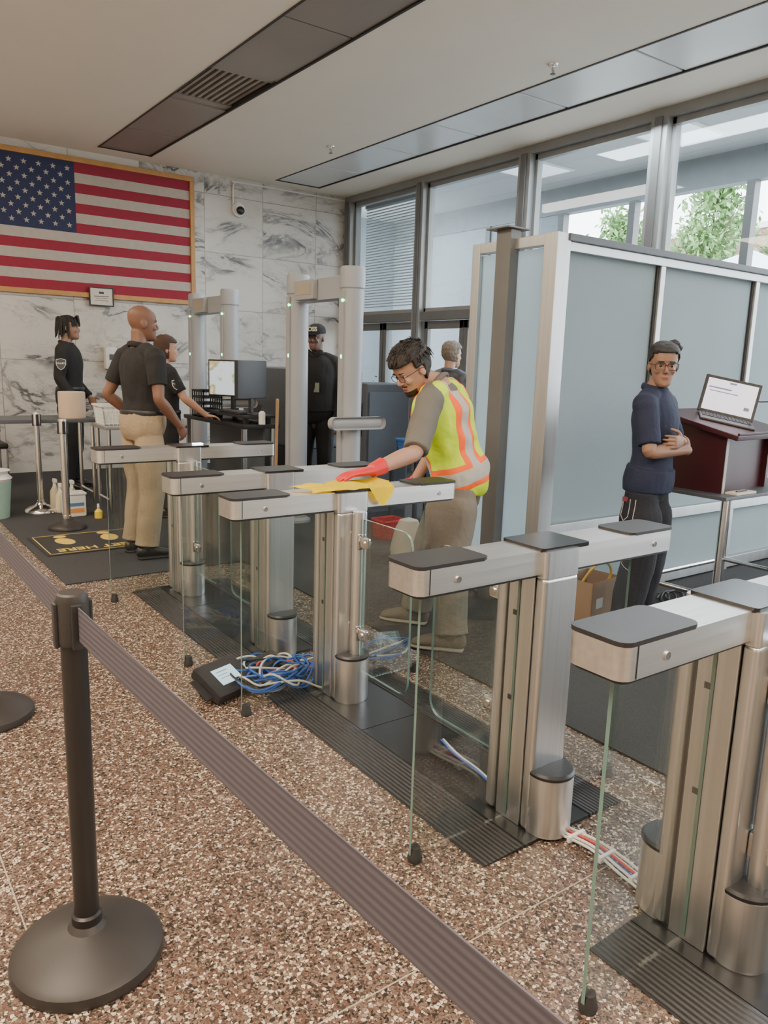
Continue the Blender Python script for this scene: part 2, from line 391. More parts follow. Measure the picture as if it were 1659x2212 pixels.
def tree(x,y,h,r,seed):
    rnd=random.Random(seed); t=thing('tree','leafy green street tree outside the windows','tree',(x,y,-.05),group='street trees')
    bm=nb(); tube(bm,[(0,0,0),(.1,.05,h*.3),(0,.1,h*.62),(.05,0,h*.9)],[.16,.12,.08,.02])
    for k in range(7):
        a=rnd.uniform(0,2*pi); z=h*rnd.uniform(.35,.7); tube(bm,[(.03,.05,z),(math.cos(a)*r*.4,math.sin(a)*r*.4,z+h*.1),(math.cos(a)*r*.8,math.sin(a)*r*.8,z+h*.17)],[.05,.03,.012],seg=8)
    obj('trunk',bm,BARK,t)
    bm=nb()
    for _ in range(75):
        zz=rnd.uniform(.36,.98); rr=r*(1.15-zz)*1.25*math.sqrt(rnd.random()); an=rnd.uniform(0,2*pi); c=V((rr*math.cos(an),rr*math.sin(an),h*zz))
        for _ in range(60):
            p=c+V((rnd.gauss(0,1),rnd.gauss(0,1),rnd.gauss(0,1)))*r*.14
            a=V((rnd.uniform(-1,1),rnd.uniform(-1,1),rnd.uniform(-1,1))).normalized(); b=a.cross(V((rnd.uniform(-1,1),rnd.uniform(-1,1),1))).normalized(); s=rnd.uniform(.07,.13)
            vs=[bm.verts.new(p+a*s*1.3),bm.verts.new(p+b*s*.6),bm.verts.new(p-a*s*1.3),bm.verts.new(p-b*s*.6)]; bm.faces.new(vs)
    obj('foliage',bm,LEAF,t,smooth=0)
tree(23.5,14.9,8.0,1.9,1); tree(25,19.6,7.4,1.7,2); tree(29,15.0,8.6,1.8,3); tree(24.5,9.6,8.2,1.7,4)
t=thing('canopy_tent','white peaked canopy tent standing outdoors','tent',(16.7,9.6,-.05))
bm=nb(); vs=[bm.verts.new(p) for p in ((-2,-2,3.1),(2,-2,3.1),(2,2,3.1),(-2,2,3.1),(0,0,4.2),(-2,-2,2.8),(2,-2,2.8),(2,2,2.8),(-2,2,2.8))]
for i in range(4): bm.faces.new((vs[i],vs[(i+1)%4],vs[4])); bm.faces.new((vs[i],vs[(i+1)%4],vs[5+(i+1)%4],vs[5+i]))
obj('canopy',bm,M('tent_fabric',(.8,.82,.83),.7),t,smooth=0)
for sx in (-1.95,1.95):
    for sy in (-1.95,1.95):
        bm=nb(); cyl(bm,(sx,sy,0),(sx,sy,3.1),.03); obj('leg',bm,CHROME,t)
t=thing('neighbouring_building','brown brick building across the street','building',(44,25,-.05))
B('brick_body',t,M('brick_far',(.25,.14,.11),.9,var=.3,scale=3),[(-4,4,-7,7,0,9)],bev=0); B('roof_edge',t,WHT,[(-4.1,4.1,-7.1,7.1,9,9.3)],bev=0)
# ---------------------------------------------------------------- FLAG and wall items
t=thing('framed_flag','large American flag in a golden oak frame on marble','flag',(0,WY,0))
OAK=M('oak_frame',(.46,.24,.075),.45,var=.25,scale=12)
fx0,fx1,fz0,fz1=1.70,4.10,2.21,3.71
B('frame',t,OAK,[(fx0-.06,fx1+.06,-.05,-.002,fz1,fz1+.06),(fx0-.06,fx1+.06,-.05,-.002,fz0-.06,fz0),(fx0-.06,fx0,-.05,-.002,fz0,fz1),(fx1,fx1+.06,-.05,-.002,fz0,fz1)],bev=.006)
RED=M('flag_red',(.27,.018,.04),.8,bump=.2,scale=20); WHF=M('flag_white',(.42,.38,.33),.8,bump=.2,scale=20); BLU=M('flag_blue',(.024,.032,.085),.8,bump=.2,scale=20)
bm=nb(); sh=(fz1-fz0)/13
def quad(bm,x0,x1,z0,z1,y,mi):
    f=bm.faces.new([bm.verts.new(p) for p in ((x0,y,z0),(x1,y,z0),(x1,y,z1),(x0,y,z1))]); f.material_index=mi
cxr=fx0+.4*(fx1-fx0)
for i in range(13):
    z1=fz1-i*sh; quad(bm,fx0 if i>6 else cxr,fx1,z1-sh,z1,-.02,i%2)
quad(bm,fx0,cxr,fz1-7*sh,fz1,-.02,2)
sw=(cxr-fx0)/12; sv=7*sh/10
for r in range(9):
    for c in range(11):
        if (r+c)%2==0:
            cx=fx0+(c+1)*sw; cz=fz1-(r+1)*sv; vs=[]
            for k in range(10):
                rr=.036 if k%2==0 else .0145; a=pi/2+k*pi/5; vs.append(bm.verts.new((cx+rr*math.cos(a),-.0215,cz+rr*math.sin(a))))
            bm.faces.new(vs).material_index=1
obj('flag',bm,[RED,WHF,BLU],t,smooth=0)
t=thing('framed_certificate','small black-framed certificate hung under the flag','picture frame',(2.915,WY-.055,2.17))
B('frame',t,BLK,[(-.15,.15,-.015,.0,-.115,-.10),(-.15,.15,-.015,0,.10,.115),(-.15,-.135,-.015,0,-.1,.1),(.135,.15,-.015,0,-.1,.1)])
B('paper',t,M('paper',(.62,.58,.50),.8),[(-.135,.135,-.006,0,-.1,.1)],bev=0)
INK=M('ink',(.05,.05,.05),.7)
B('print',t,INK,[(-.03,.03,-.0075,-.006,.035,.06),(-.09,.09,-.0075,-.006,.0,.008),(-.07,.07,-.0075,-.006,-.025,-.02),(-.08,.08,-.0075,-.006,-.05,-.045)],bev=0)
t=thing('security_camera','white dome security camera mounted on the marble wall','camera',(4.79,WY,3.45))
bm=nb(); cyl(bm,(0,0,0),(0,-.06,0),.09); cyl(bm,(0,-.06,0),(0,-.1,-.0),.075,.07); obj('housing',bm,WHT,t)
bm=nb(); ell(bm,(0,-.1,-.015),(.06,.05,.055)); obj('dome_lens',bm,M('smoke_dome',(.03,.03,.03),.1),t)
t=thing('conduit_pipe','thin white surface conduit running up the marble wall','pipe',(0,WY,0))
bm=nb(); tube(bm,[(4.72,-.02,3.5),(4.72,-.02,3.7),(4.74,-.02,3.79),(4.85,-.02,3.81),(6.5,-.02,3.81)],[.012]*5,seg=8); obj('conduit',bm,WHT,t)
t=thing('soap_dispenser','white wall-mounted hand sanitiser dispenser with grey window','dispenser',(3.0,WY,1.42))
B('housing',t,WHT,[(-.075,.075,-.11,-.001,-.14,.14)],bev=.02); B('window',t,DGRY,[(-.03,.03,-.114,-.11,-.02,.05)],bev=.001); B('nozzle',t,GRYP,[(-.03,.03,-.1,-.04,-.165,-.14)])
t=thing('accessibility_sign','blue square wheelchair access sign with white figure','sign',(WX-.036,8.68,1.2))
B('plate',t,M('sign_blue',(.03,.22,.48),.5),[(-.008,0,-.12,.12,-.12,.12)],bev=.001)
bm=nb()
ell(bm,(-.01,.02,.075),(.003,.014,.014)); tube(bm,[(-.01,.018,.05),(-.01,.015,.0),(-.01,-.035,.0),(-.01,-.05,-.05),(-.01,-.07,-.045)],[.008]*5,seg=8,smooth=False)
tube(bm,[(-.01,.018,.03),(-.01,-.03,.03)],[.006]*2,seg=8)
tube(bm,[(-.01,.015+.05*math.cos(a),-.025+.05*math.sin(a)) for a in [math.radians(q) for q in range(70,331,20)]],[.006]*14,seg=8)
obj('wheelchair_symbol',bm,WHT,t)
# ---------------------------------------------------------------- TURNSTILES
def gate(Y,lane,lbl,twodrum=False):
    t=thing('turnstile',lbl,'turnstile',(1.78,Y,0),group='row of security turnstiles')
    bm=nb(); cx=-.022
    rbox(bm,cx-.062,cx+.062,-.088,.088,.012,.84,mi=1)
    for s in (-1,1):
        rbox(bm,cx-.076,cx+.076,s*.080-.020,s*.080+.020,.012,.84,bev=.014,seg=4,mi=0)
        rbox(bm,cx+s*.070-.006,cx+s*.070+.006,-.058,.044,.012,.84,bev=.003,mi=0)
    rbox(bm,cx-.0785,cx-.074,.004,.020,.42,.436,mi=1); rbox(bm,cx-.0785,cx-.074,.004,.020,.70,.716,mi=1)
    obj('column',bm,[STEEL,BLK],t)
    if not twodrum:
        bm=nb(); lathe(bm,[(0,.012),(.060,.012),(.060,.84),(0,.84)],c=(-.022,.070,0)); obj('rounded_cover',bm,STEEL,t)
    for s in ((-1,1) if twodrum else (-1,)):
        bm=nb(); lathe(bm,[(0,.012),(.073,.012),(.075,.02),(.075,.205),(.071,.208),(0,.208)],c=(-.022,s*.108,0))
        d=obj('base_drum',bm,STEEL,t)
        bm=nb(); lathe(bm,[(0,.207),(.076,.207),(.077,.216),(.071,.224),(0,.227)],c=(-.022,s*.108,0)); obj('drum_cap',bm,BLK,d)
    bm=nb(); s=lane
    cyl(bm,(-.015,s*.130,.22 if s<0 else .02),(-.015,s*.130,.845),.027); p=obj('pivot_post',bm,STEEL,t)
    for z in (.32,.72):
        bm=nb(); rbox(bm,-.035,.005,s*.130-.03,s*.130+.03,z-.035,z+.035,bev=.008); rbox(bm,-.027,-.003,min(s*.15,s*.21),max(s*.15,s*.21),z-.025,z+.025,bev=.01)
        cyl(bm,(-.033,s*.185,z),(.003,s*.185,z),.012); obj('hinge_clamp',bm,CHROME,p)
    bm=nb(); rbox(bm,-.56,.57,-.075,.075,.848,.922,bev=.03,seg=5,vert_only=True); arm=obj('arm_housing',bm,STEELH,t)
    bm=nb(); rbox(bm,-.55,.56,-.067,.067,.839,.848,bev=.02,vert_only=True); obj('arm_underside',bm,BLK,arm)
    bm=nb(); rbox(bm,-.561,-.30,-.076,.076,.920,.930,bev=.028,seg=4,vert_only=True); obj('reader_pad',bm,BLK,arm)
    bm=nb(); rbox(bm,-.10,.11,-.088,.088,.918,.930,bev=.012,seg=3,vert_only=True); obj('column_cap',bm,BLKG,arm)
    bm=nb(); rbox(bm,-.098,.054,-.100,.100,.838,.92,bev=.014,seg=3,vert_only=True); obj('column_head',bm,STEEL,arm)
    bm=nb(); rbox(bm,.33,.571,-.076,.076,.920,.930,bev=.028,seg=4,vert_only=True); obj('reader_pad',bm,BLK,arm)
    for xx in (-.42,.46):
        bm=nb(); cyl(bm,(xx,-.074,.88),(xx,-.079,.88),.009,seg=16); obj('lock_button',bm,CHROME,arm)
    bm=nb(); rbox(bm,-.52,-.518,-.0765,.0765,.85,.92,mi=0); obj('end_seam',bm,BLK,arm)
    for x0,x1,fx in ((-.49,-.10,-.47),(.06,.44,.42)):
        bm=nb(); rbox(bm,x0,x1,-.005,.005,.025,.84,mi=0)
        for f in bm.faces:
            if abs(f.calc_center_median().x-x0)<1e-3 or abs(f.calc_center_median().x-x1)<1e-3: f.material_index=1
        obj('glass_panel',bm,[GLASS,GEDGE],t,smooth=0)
        bm=nb(); lathe(bm,[(0,0),(.021,0),(.023,.012),(.018,.03),(.016,.045),(0,.047)],c=(fx,0,0),seg=20); obj('rubber_foot',bm,RUB,t)
    y0,y1=.17,.50
    bm=nb(); pts=[]
    def arc(cx,cz,r,a0,a1):
        for k in range(7):
            a=math.radians(a0+(a1-a0)*k/6); pts.append((cx+r*math.cos(a),cz+r*math.sin(a)))
    arc(y1-.06,.82-.06,.06,90,0); arc(y1-.06,.16+.06,.06,0,-90); pts.append((y0,.16)); pts.append((y0,.82))
    a=[bm.verts.new((-.020,s*y,z)) for y,z in pts]; b=[bm.verts.new((-.010,s*y,z)) for y,z in pts]; n=len(pts)
    bm.faces.new(a);bm.faces.new(b[::-1])
    for i in range(n): bm.faces.new((a[i],a[(i+1)%n],b[(i+1)%n],b[i])).material_index=1
    obj('swing_door',bm,[GLASS,GEDGE],t,smooth=0)
    return t
gate(4.52,-1,'brushed steel turnstile with lit indicator and glass wings')
gate(3.36,1,'brushed steel turnstile with black caps beside loose cables')
gate(2.73,-1,'brushed steel turnstile being wiped with a yellow cloth')
gate(1.59,1,'brushed steel turnstile with black caps on black base plate')
gate(.94,-1,'brushed steel turnstile with pivot post and glass wings',True)
RIB=NM('ribbed_rubber'); kx=RIB.sep(RIB.pos())
w=RIB.mth('SINE',RIB.mth('MULTIPLY',kx[0],2*pi/.016)); RIB.t.links.new(RIB.mix(RIB.mth('MULTIPLY_ADD',w,.5,.5),(.008,.008,.008,1),(.032,.032,.034,1)),RIB.b.inputs['Base Color']); RIB.b.inputs['Roughness'].default_value=.5; RIB.bump(w,.8,.004); RIB=RIB.m
for i,(a,b) in enumerate([(3.22,4.66),(1.45,2.84),(-.35,1.06)]):
    t=thing('base_plate','low black floor plate with ribbed ramps between turnstiles','floor plate',(0,0,0),group='turnstile floor plates')
    B('centre_plate',t,PLT,[(1.63,1.93,a,b-.5,.0,.012)],bev=.001); B('centre_plate',t,PLT,[(1.63,1.93,b-.497,b,.0,.012)],bev=.001)
    for x0,x1 in ((1.46,1.627),(2.10,1.933)):
        bm=nb(); vs=[bm.verts.new(q) for q in ((x0,a,.0015),(x1,a,.0015),(x1,a,.012),(x0,a,.004),(x0,b,.0015),(x1,b,.0015),(x1,b,.012),(x0,b,.004))]
        for f in ((0,1,2,3),(4,5,6,7),(0,1,5,4),(2,3,7,6),(0,3,7,4),(1,2,6,5)): bm.faces.new([vs[q] for q in f])
        obj('ribbed_ramp',bm,RIB,t,smooth=0)
# ---------------------------------------------------------------- STANCHIONS and belts
def stanchion(x,y,pm,bmat,lbl,r=.176,h=.93,rb=.029):
    t=thing('stanchion',lbl,'stanchion',(x,y,0),group='queue stanchions')
    bm=nb(); lathe(bm,[(0,.002),(r,.002),(r+.003,.012),(r,.03),(r*.93,.042),(r*.7,.062),(r*.4,.078),(.045,.086),(.035,.1),(0,.1)],seg=48); obj('base',bm,bmat,t)
    bm=nb(); lathe(bm,[(0,.09),(rb+.006,.09),(rb+.006,.12),(rb,.125),(rb,h-.12),(0,h-.12)]); obj('pole',bm,pm,t)
    bm=nb(); lathe(bm,[(0,h-.12),(rb+.005,h-.12),(rb+.007,h-.11),(rb+.007,h-.02),(rb+.003,h-.004),(rb-.002,h),(0,h)])
    hd_=obj('belt_head',bm,bmat if pm is not CHROME else pm,t)
    for a in range(4):
        bm=nb(); m=Matrix.Rotation(a*pi/2,4,'Z'); rbox(bm,-.012,.012,rb+.003,rb+.013,h-.125,h-.02,bev=.004,rot=m); obj('belt_clip',bm,BLK,hd_)
    return t
SB=M('black_powder_coat',(.014,.013,.013),.36); SBB=M('dark_cast_base',(.024,.021,.020),.5)
stanchion(.41,1.74,SB,SBB,'black belt-barrier stanchion with domed round base')
stanchion(.42,3.26,SB,SBB,'black belt-barrier stanchion farther along the belt')
stanchion(.50,-.15,SB,SBB,'black belt-barrier stanchion holding the end of the belt')
stanchion(1.57,6.69,CHROME,SBB,'polished steel stanchion with black domed base',r=.15,rb=.03)
stanchion(1.54,7.51,CHROME,CHROME,'polished steel stanchion with steel base',r=.14,rb=.025)
k=NM('belt_webbing'); kz=k.sep(k.obj())[2]; w=k.mth('SINE',k.mth('MULTIPLY',kz,2*pi/.0125))
k.t.links.new(k.mix(k.mth('MULTIPLY_ADD',w,.5,.5),(.052,.046,.058,1),(.094,.084,.104,1)),k.b.inputs['Base Color']); k.b.inputs['Roughness'].default_value=.75; BELT=k.m
def belt(p0,p1,lbl):
    p0=V(p0);p1=V(p1); t=thing('barrier_belt',lbl,'belt',p0,group='retractable belts'); d=p1-p0; n=30; bm=nb(); s=V((-d.y,d.x,0)).normalized()*.0012
    rows=[]
    for i in range(n+1):
        u=i/n; c=d*u+V((0,0,-.015*math.sin(pi*u))); hh=.039
        rows.append([bm.verts.new(c+s+V((0,0,hh))),bm.verts.new(c+s-V((0,0,hh))),bm.verts.new(c-s-V((0,0,hh))),bm.verts.new(c-s+V((0,0,hh)))])
    for a,b in zip(rows,rows[1:]):
        for q in range(4): bm.faces.new((a[q],a[(q+1)%4],b[(q+1)%4],b[q]))
    obj('webbing',bm,BELT,t,smooth=0)
belt((.413,1.70,.865),(.497,-.11,.865),'mauve-grey ribbed retractable belt stretched between stanchions')
belt((.41,1.78,.865),(.42,3.22,.865),'mauve-grey ribbed belt running to the farther stanchion')
# ---------------------------------------------------------------- PARTITION
t=thing('frosted_partition','aluminium-framed frosted glass screen with clear lower panels','partition',(0,0,0))
Yp=3.07
B('corner_post',t,ALU,[(3.31,3.42,Yp-.05,Yp+.05,.0,2.19)],bev=.004)
for x in (4.31,5.42,6.45):
    B('post',t,ALU,[(x-.024,x+.024,Yp-.03,Yp+.03,.0,2.12)],bev=.004)
B('top_rail',t,[ALU,DGRY],[(3.42,6.48,Yp-.04,Yp+.04,2.10,2.15),(3.40,6.48,Yp-.06,Yp+.06,2.15,2.19,1)],bev=.004)
B('middle_rail',t,ALU,[(3.42,6.48,Yp-.035,Yp+.03,.47,.54)],bev=.004)
B('bottom_rail',t,ALU,[(3.42,6.48,Yp-.035,Yp+.03,.02,.10)],bev=.004)
for a,b in ((3.42,4.286),(4.334,5.396),(5.444,6.42)):
    q=B('frosted_panel',t,[FROST,RUB],[(a,b,Yp-.002,Yp+.002,.54,2.10)],bev=0)
    B('gasket',q,RUB,[(a,a+.02,Yp-.015,Yp+.015,.54,2.10)],bev=0); B('gasket',q,RUB,[(b-.02,b,Yp-.015,Yp+.015,.54,2.10)],bev=0)
    B('lower_panel',t,FROST,[(a,b,Yp-.002,Yp+.002,.10,.47)],bev=0)
B('tall_post',t,FRAME,[(3.29,3.37,3.36,3.48,0,2.24)],bev=.004); B('post_cap',t,FRAME,[(3.24,3.42,3.33,3.52,2.24,2.25)],bev=.002)
B('end_post',t,ALU,[(3.33,3.39,3.66,3.73,0,2.19)],bev=.004)
B('side_rail',t,ALU,[(3.33,3.39,Yp+.05,3.66,2.13,2.19)],bev=.004);B('side_rail',t,ALU,[(3.33,3.39,Yp+.05,3.66,.02,.10)],bev=.004)
B('side_panel',t,FROST,[(3.358,3.362,Yp+.07,3.36,.10,2.12)],bev=0);B('side_panel',t,FROST,[(3.358,3.362,3.48,3.66,.10,2.12)],bev=0)
# ---------------------------------------------------------------- METAL DETECTORS
GRN=M('green_led',(.1,.8,.3),.4,emis=(.05,1,.3),es=8)
MDC=M('detector_grey',(.36,.38,.41),.4,var=.04)
def detector(x,y0,y1,lbl,pad=True):
    t=thing('metal_detector',lbl,'metal detector',(x,(y0+y1)/2,0),group='walk-through metal detectors'); h=(y1-y0)/2
    for s in (-1,1):
        bm=nb(); lathe(bm,[(0,.0),(.13,0),(.13,.03),(.092,.05),(.092,2.02),(.101,2.03),(.101,2.17),(.094,2.19),(0,2.19)],c=(0,s*h,0)); c=obj('side_column',bm,MDC,t)
        bm=nb(); rbox(bm,-.105,-.085,s*h-.03,s*h+.03,.2,2.0,bev=.004); obj('light_strip',bm,GRYP,c)
        bm=nb(); ell(bm,(-.10,s*h-.02,1.93),(.014,.014,.014)); obj('status_light',bm,GRN,c)
        bm=nb(); ell(bm,(-.107,s*h-.02,1.5),(.006,.010,.016)); obj('status_light',bm,GRN,c)
    bm=nb(); rbox(bm,-.07,.07,-h+.05,h-.05,1.95,2.13,bev=.01); b=obj('crosspiece',bm,MDC,t)
    bm=nb(); rbox(bm,-.12,-.07,-.02,h-.14,1.96,2.12,bev=.008); u=obj('control_unit',bm,GRYP,b)
    B('display',u,M('beige_label',(.42,.37,.28),.5),[(-.124,-.12,.02,h-.18,2.0,2.09)],bev=0)
    if pad:
        bm=nb(); rbox(bm,-.26,.26,-h-.13,-h-.10,.93,1.03,bev=.045,seg=5); obj('guide_pad',bm,GRYP,t)
    return t
detector(3.44,5.24,6.10,'grey walk-through metal detector with green lights and oval pad')
detector(3.64,7.95,8.85,'grey walk-through metal detector by the marble wall')
# ---------------------------------------------------------------- X-RAY & DESK
t=thing('x_ray_machine','dark grey baggage x-ray scanner with steel roller bed','scanner',(0,0,0))
B('tunnel_housing',t,DGRY,[(3.95,4.75,6.98,8.3,.55,1.38)],bev=.03); B('lower_cabinet',t,BLK,[(4.0,4.7,7.0,8.25,.01,.55)],bev=.01)
B('tunnel_opening',t,BLK,[(4.1,4.6,6.96,6.98,.70,1.12)],bev=0)
t=thing('inspection_cabinet','dark blue-grey equipment cabinet behind the detector','cabinet',(0,0,0))
B('body',t,DGRY,[(3.93,4.42,5.72,6.08,.01,1.28)],bev=.02); B('door_panel',t,M('slate_panel',(.10,.12,.15),.4),[(3.96,4.39,5.708,5.72,.1,1.2)],bev=.002)
B('side_vent',t,BLK,[(3.918,3.93,5.78,6.02,.8,1.1)],bev=.002)
t=thing('operator_desk','black operator desk with steel legs and shelf','desk',(0,0,0))
B('desk_top',t,BLK,[(2.96,3.32,6.2,7.6,.85,.89)],bev=.008)
for x in (2.99,3.27):
    for y in (6.25,7.55):
        B('leg',t,CHROME,[(x-.02,x+.02,y-.02,y+.02,.0,.85)])
B('modesty_panel',t,DGRY,[(3.2,3.22,6.3,7.5,.3,.85)])
SCR=NM('xray_screen'); o_=SCR.obj(); f_=SCR.noise(o_,7,2); sc=SCR.ramp(f_,[(.0,(.75,.8,.8)),(.52,(.75,.8,.8)),(.58,(.25,.45,.2)),(.66,(.75,.42,.1)),(.72,(.75,.8,.8))]); SCR.t.links.new(sc,SCR.b.inputs['Emission Color']); SCR.b.inputs['Emission Strength'].default_value=1.1; SCR.b.inputs['Base Color'].default_value=(.1,.1,.1,1); SCR=SCR.m
def monitor(x,y,rz,z,lbl,w=.27,h=.17):
    t=thing('monitor',lbl,'monitor',(x,y,z),rz)
    B('stand',t,BLK,[(-.09,.09,-.1,.1,0,.012),(-.015,.015,-.02,.02,.012,.2)]); B('casing',t,BLK,[(-.02,.02,-w,w,.14,.14+2*h)],bev=.006)
    B('screen',t,SCR,[(-.023,-.02,-w+.015,w-.015,.155,.125+2*h)],bev=0)
monitor(3.12,6.75,math.radians(30),.967,'black monitor showing a baggage x-ray image')
monitor(3.14,6.42,math.radians(-62),.967,'black monitor turned edge-on beside the scan screen',w=.22)
t=thing('monitor_riser','black shelf riser under the monitors','shelf',(0,0,0)); B('shelf',t,BLK,[(3.0,3.3,6.25,7.1,.94,.965)])
for q in ((3.02,3.06,6.3,6.34),(3.02,3.06,7.0,7.04),(3.24,3.28,6.3,6.34),(3.24,3.28,7.0,7.04)): B('support',t,BLK,[q+(.89,.94)])
t=thing('keyboard','black control keyboard on the operator desk','keyboard',(3.03,6.55,.967))
B('case',t,BLK,[(-.03,.05,-.2,.2,.0,.02)])
bm=nb()
for i in range(3):
    for j in range(14): rbox(bm,-.022+i*.024,-.004+i*.024,-.19+j*.027,-.168+j*.027,.02,.026)
o=obj('keys',bm,DGRY,t,smooth=0); o['kind']='stuff'
t=thing('storage_crate','black perforated plastic crate on the desk','crate',(3.07,7.25,.89))
bm=nb()
for z in (0,.06,.12,.18,.24): rbox(bm,-.1,.1,-.14,-.13,z,z+.02); rbox(bm,-.1,-.09,-.14,.14,z,z+.02); rbox(bm,.09,.1,-.14,.14,z,z+.02); rbox(bm,-.1,.1,.13,.14,z,z+.02)
for q in range(6):
    a=-.14+q*.054; rbox(bm,-.1,-.09,a,a+.012,0,.26); rbox(bm,.09,.1,a,a+.012,0,.26)
rbox(bm,-.1,.1,-.14,.14,0,.008)
obj('lattice_wall',bm,BLK,t,smooth=0)
t=thing('hand_sanitizer_bottle','clear pump bottle of hand sanitiser on the desk','bottle',(3.15,6.22,.89)); bm=nb(); lathe(bm,[(0,0),(.03,0),(.03,.1),(.012,.12),(0,.12)],seg=16); obj('bottle',bm,WHT,t); bm=nb(); lathe(bm,[(0,.12),(.013,.12),(.013,.14),(.004,.145),(.004,.165),(0,.165)],seg=12); rbox(bm,-.03,.005,-.005,.005,.16,.17); obj('pump',bm,BLK,t)
t=thing('wooden_pole','light wooden pole standing beside the detector','pole',(3.06,5.80,0.007)); bm=nb(); tube(bm,[(0,0,.01),(.01,.0,.6),(.02,0,1.12)],[.013,.013,.014]); obj('shaft',bm,M('dull_wood',(.30,.18,.085),.6,var=.2),t)
def table(x0,x1,y0,y1,h,lbl,mt,lm):
    t=thing('folding_table',lbl,'table',(0,0,0)); B('table_top',t,mt,[(x0,x1,y0,y1,h-.035,h)],bev=.006)
    for x in (x0+.05,x1-.05):
        for y in (y0+.04,y1-.04):
            bm=nb(); cyl(bm,(x,y,.0),(x,y,h-.035),.018,seg=16); obj('leg',bm,lm,t)
        bm=nb(); cyl(bm,(x,y0+.04,.12),(x,y1-.04,.12),.014,seg=12); obj('cross_bar',bm,lm,t)
    return t
table(.2,2.13,7.66,8.2,.85,'long grey-topped steel inspection table near the wall',DGRY,CHROME)
table(2.04,2.58,7.16,7.60,.82,'small steel side table holding a white basket',ALU,CHROME)
t=thing('paper_roll','thick upright roll of beige paper towel on the table','paper roll',(1.93,7.82,.85))
bm=nb(); lathe(bm,[(.02,0),(.12,0),(.124,.01),(.124,.24),(.12,.25),(.02,.25),(.02,0)]); obj('roll',bm,M('kraft_paper',(.56,.43,.32),.85),t)
def basket(x,y,z,w,d,h,m,lbl,name='plastic_basket',rz=0):
    t=thing(name,lbl,'basket',(x,y,z),rz); bm=nb(); n=5
    for i in range(n):
        zz=i*h/n; k3=1+.12*zz/h; W_=w*k3/2;D_=d*k3/2
        for q in ((-W_,W_,-D_,-D_+.006),(-W_,W_,D_-.006,D_),(-W_,-W_+.006,-D_,D_),(W_-.006,W_,-D_,D_)): rbox(bm,*q,zz,zz+h/n*.55)
    for i in range(11):
        a=-.5+i/10
        for s in (-1,1):
            cyl(bm,(a*w,s*d/2,0),(a*w*1.12,s*d*.56,h),.004,seg=6); cyl(bm,(s*w/2,a*d,0),(s*w*.56,a*d*1.12,h),.004,seg=6)
    rbox(bm,-w/2,w/2,-d/2,d/2,0,.006)
    b=obj('lattice_body',bm,m,t,smooth=0)
    bm=nb(); W_=w*.57;D_=d*.57
    for q in ((-W_,W_,-D_-.01,-D_+.004),(-W_,W_,D_-.004,D_+.01),(-W_-.01,-W_,-D_,D_),(W_,W_+.01,-D_,D_)): rbox(bm,*q,h-.012,h+.006,bev=.003)
    obj('rim',bm,m,t)
basket(2.26,7.38,.82,.38,.28,.18,WHT,'white plastic lattice laundry basket on the side table')
basket(3.78,5.12,.007,.20,.16,.16,M('red_plastic',(.50,.03,.03),.4),'red plastic lattice basket standing on the carpet')
basket(4.15,5.2,.68,.3,.22,.14,M('blue_plastic',(.03,.13,.35),.4),'blue plastic tray basket on the roller stand')
t=thing('roller_stand','black steel stand carrying a blue basket','stand',(0,0,0)); B('stand_top',t,BLK,[(3.95,4.4,5.0,5.4,.65,.68)])
for x in (3.98,4.37):
    for y in (5.03,5.37): B('leg',t,BLK,[(x-.015,x+.015,y-.015,y+.015,.007,.65)],bev=.002)
t=thing('stacking_chair','black padded chair standing against the marble wall','chair',(1.35,9.3,.007))
B('seat',t,BLK,[(-.22,.22,-.22,.22,.42,.48)],bev=.02); B('backrest',t,BLK,[(-.22,.22,.2,.24,.55,.95)],bev=.02)
for x in (-.2,.2):
    for y in (-.2,.22): B('leg',t,CHROME,[(x-.012,x+.012,y-.012,y+.012,0,.55 if y>0 else .42)])
t=thing('waste_bin','small mint-green waste bin with white liner bag','bin',(1.13,7.45,.0))
bm=nb(); lathe(bm,[(0,0),(.13,0),(.16,.33),(.15,.33),(.125,.02),(0,.02)]); obj('bin_body',bm,M('mint_plastic',(.28,.44,.37),.5),t)
bm=nb(); lathe(bm,[(.15,.33),(.17,.36),(.13,.40),(.155,.43),(.08,.44),(0,.41)]); obj('bin_liner',bm,WHT,t)
def spray(x,y,m,lbl):
    t=thing('spray_bottle',lbl,'spray bottle',(x,y,.007),group='cleaning bottles'); bm=nb(); lathe(bm,[(0,0),(.045,0),(.047,.02),(.045,.15),(.018,.2),(.015,.22),(0,.22)],seg=20); obj('bottle',bm,m,t)
    bm=nb(); rbox(bm,-.015,.015,-.05,.03,.235,.27,bev=.006); cyl(bm,(0,0,.215),(0,0,.24),.016,seg=12); tube(bm,[(0,-.02,.24),(0,-.035,.2),(0,-.03,.18)],[.005]*3,seg=8); obj('trigger_head',bm,WHT,t)
CL=M('cloudy_plastic',(.58,.53,.36),.35); YL=M('yellow_liquid',(.75,.55,.05),.3)
spray(1.72,7.75,CL,'translucent spray bottle with white trigger'); spray(1.84,7.6,CL,'cloudy spray bottle with pale liquid'); spray(1.70,7.45,CL,'translucent spray bottle beside the wipe tub')
t=thing('wipe_tub','white square tub of cleaning wipes with printed label','tub',(1.76,7.22,.007)); B('tub_body',t,WHT,[(-.09,.09,-.08,.08,0,.2)],bev=.015); B('lid',t,WHT,[(-.095,.095,-.085,.085,.2,.22)],bev=.006); B('printed_label',t,M('label_orange',(.7,.30,.08),.6),[(-.07,.07,-.0825,-.08,.04,.08)],bev=0); B('printed_band',t,M('label_blue',(.08,.2,.4),.6),[(-.07,.07,-.0825,-.08,.10,.13)],bev=0)
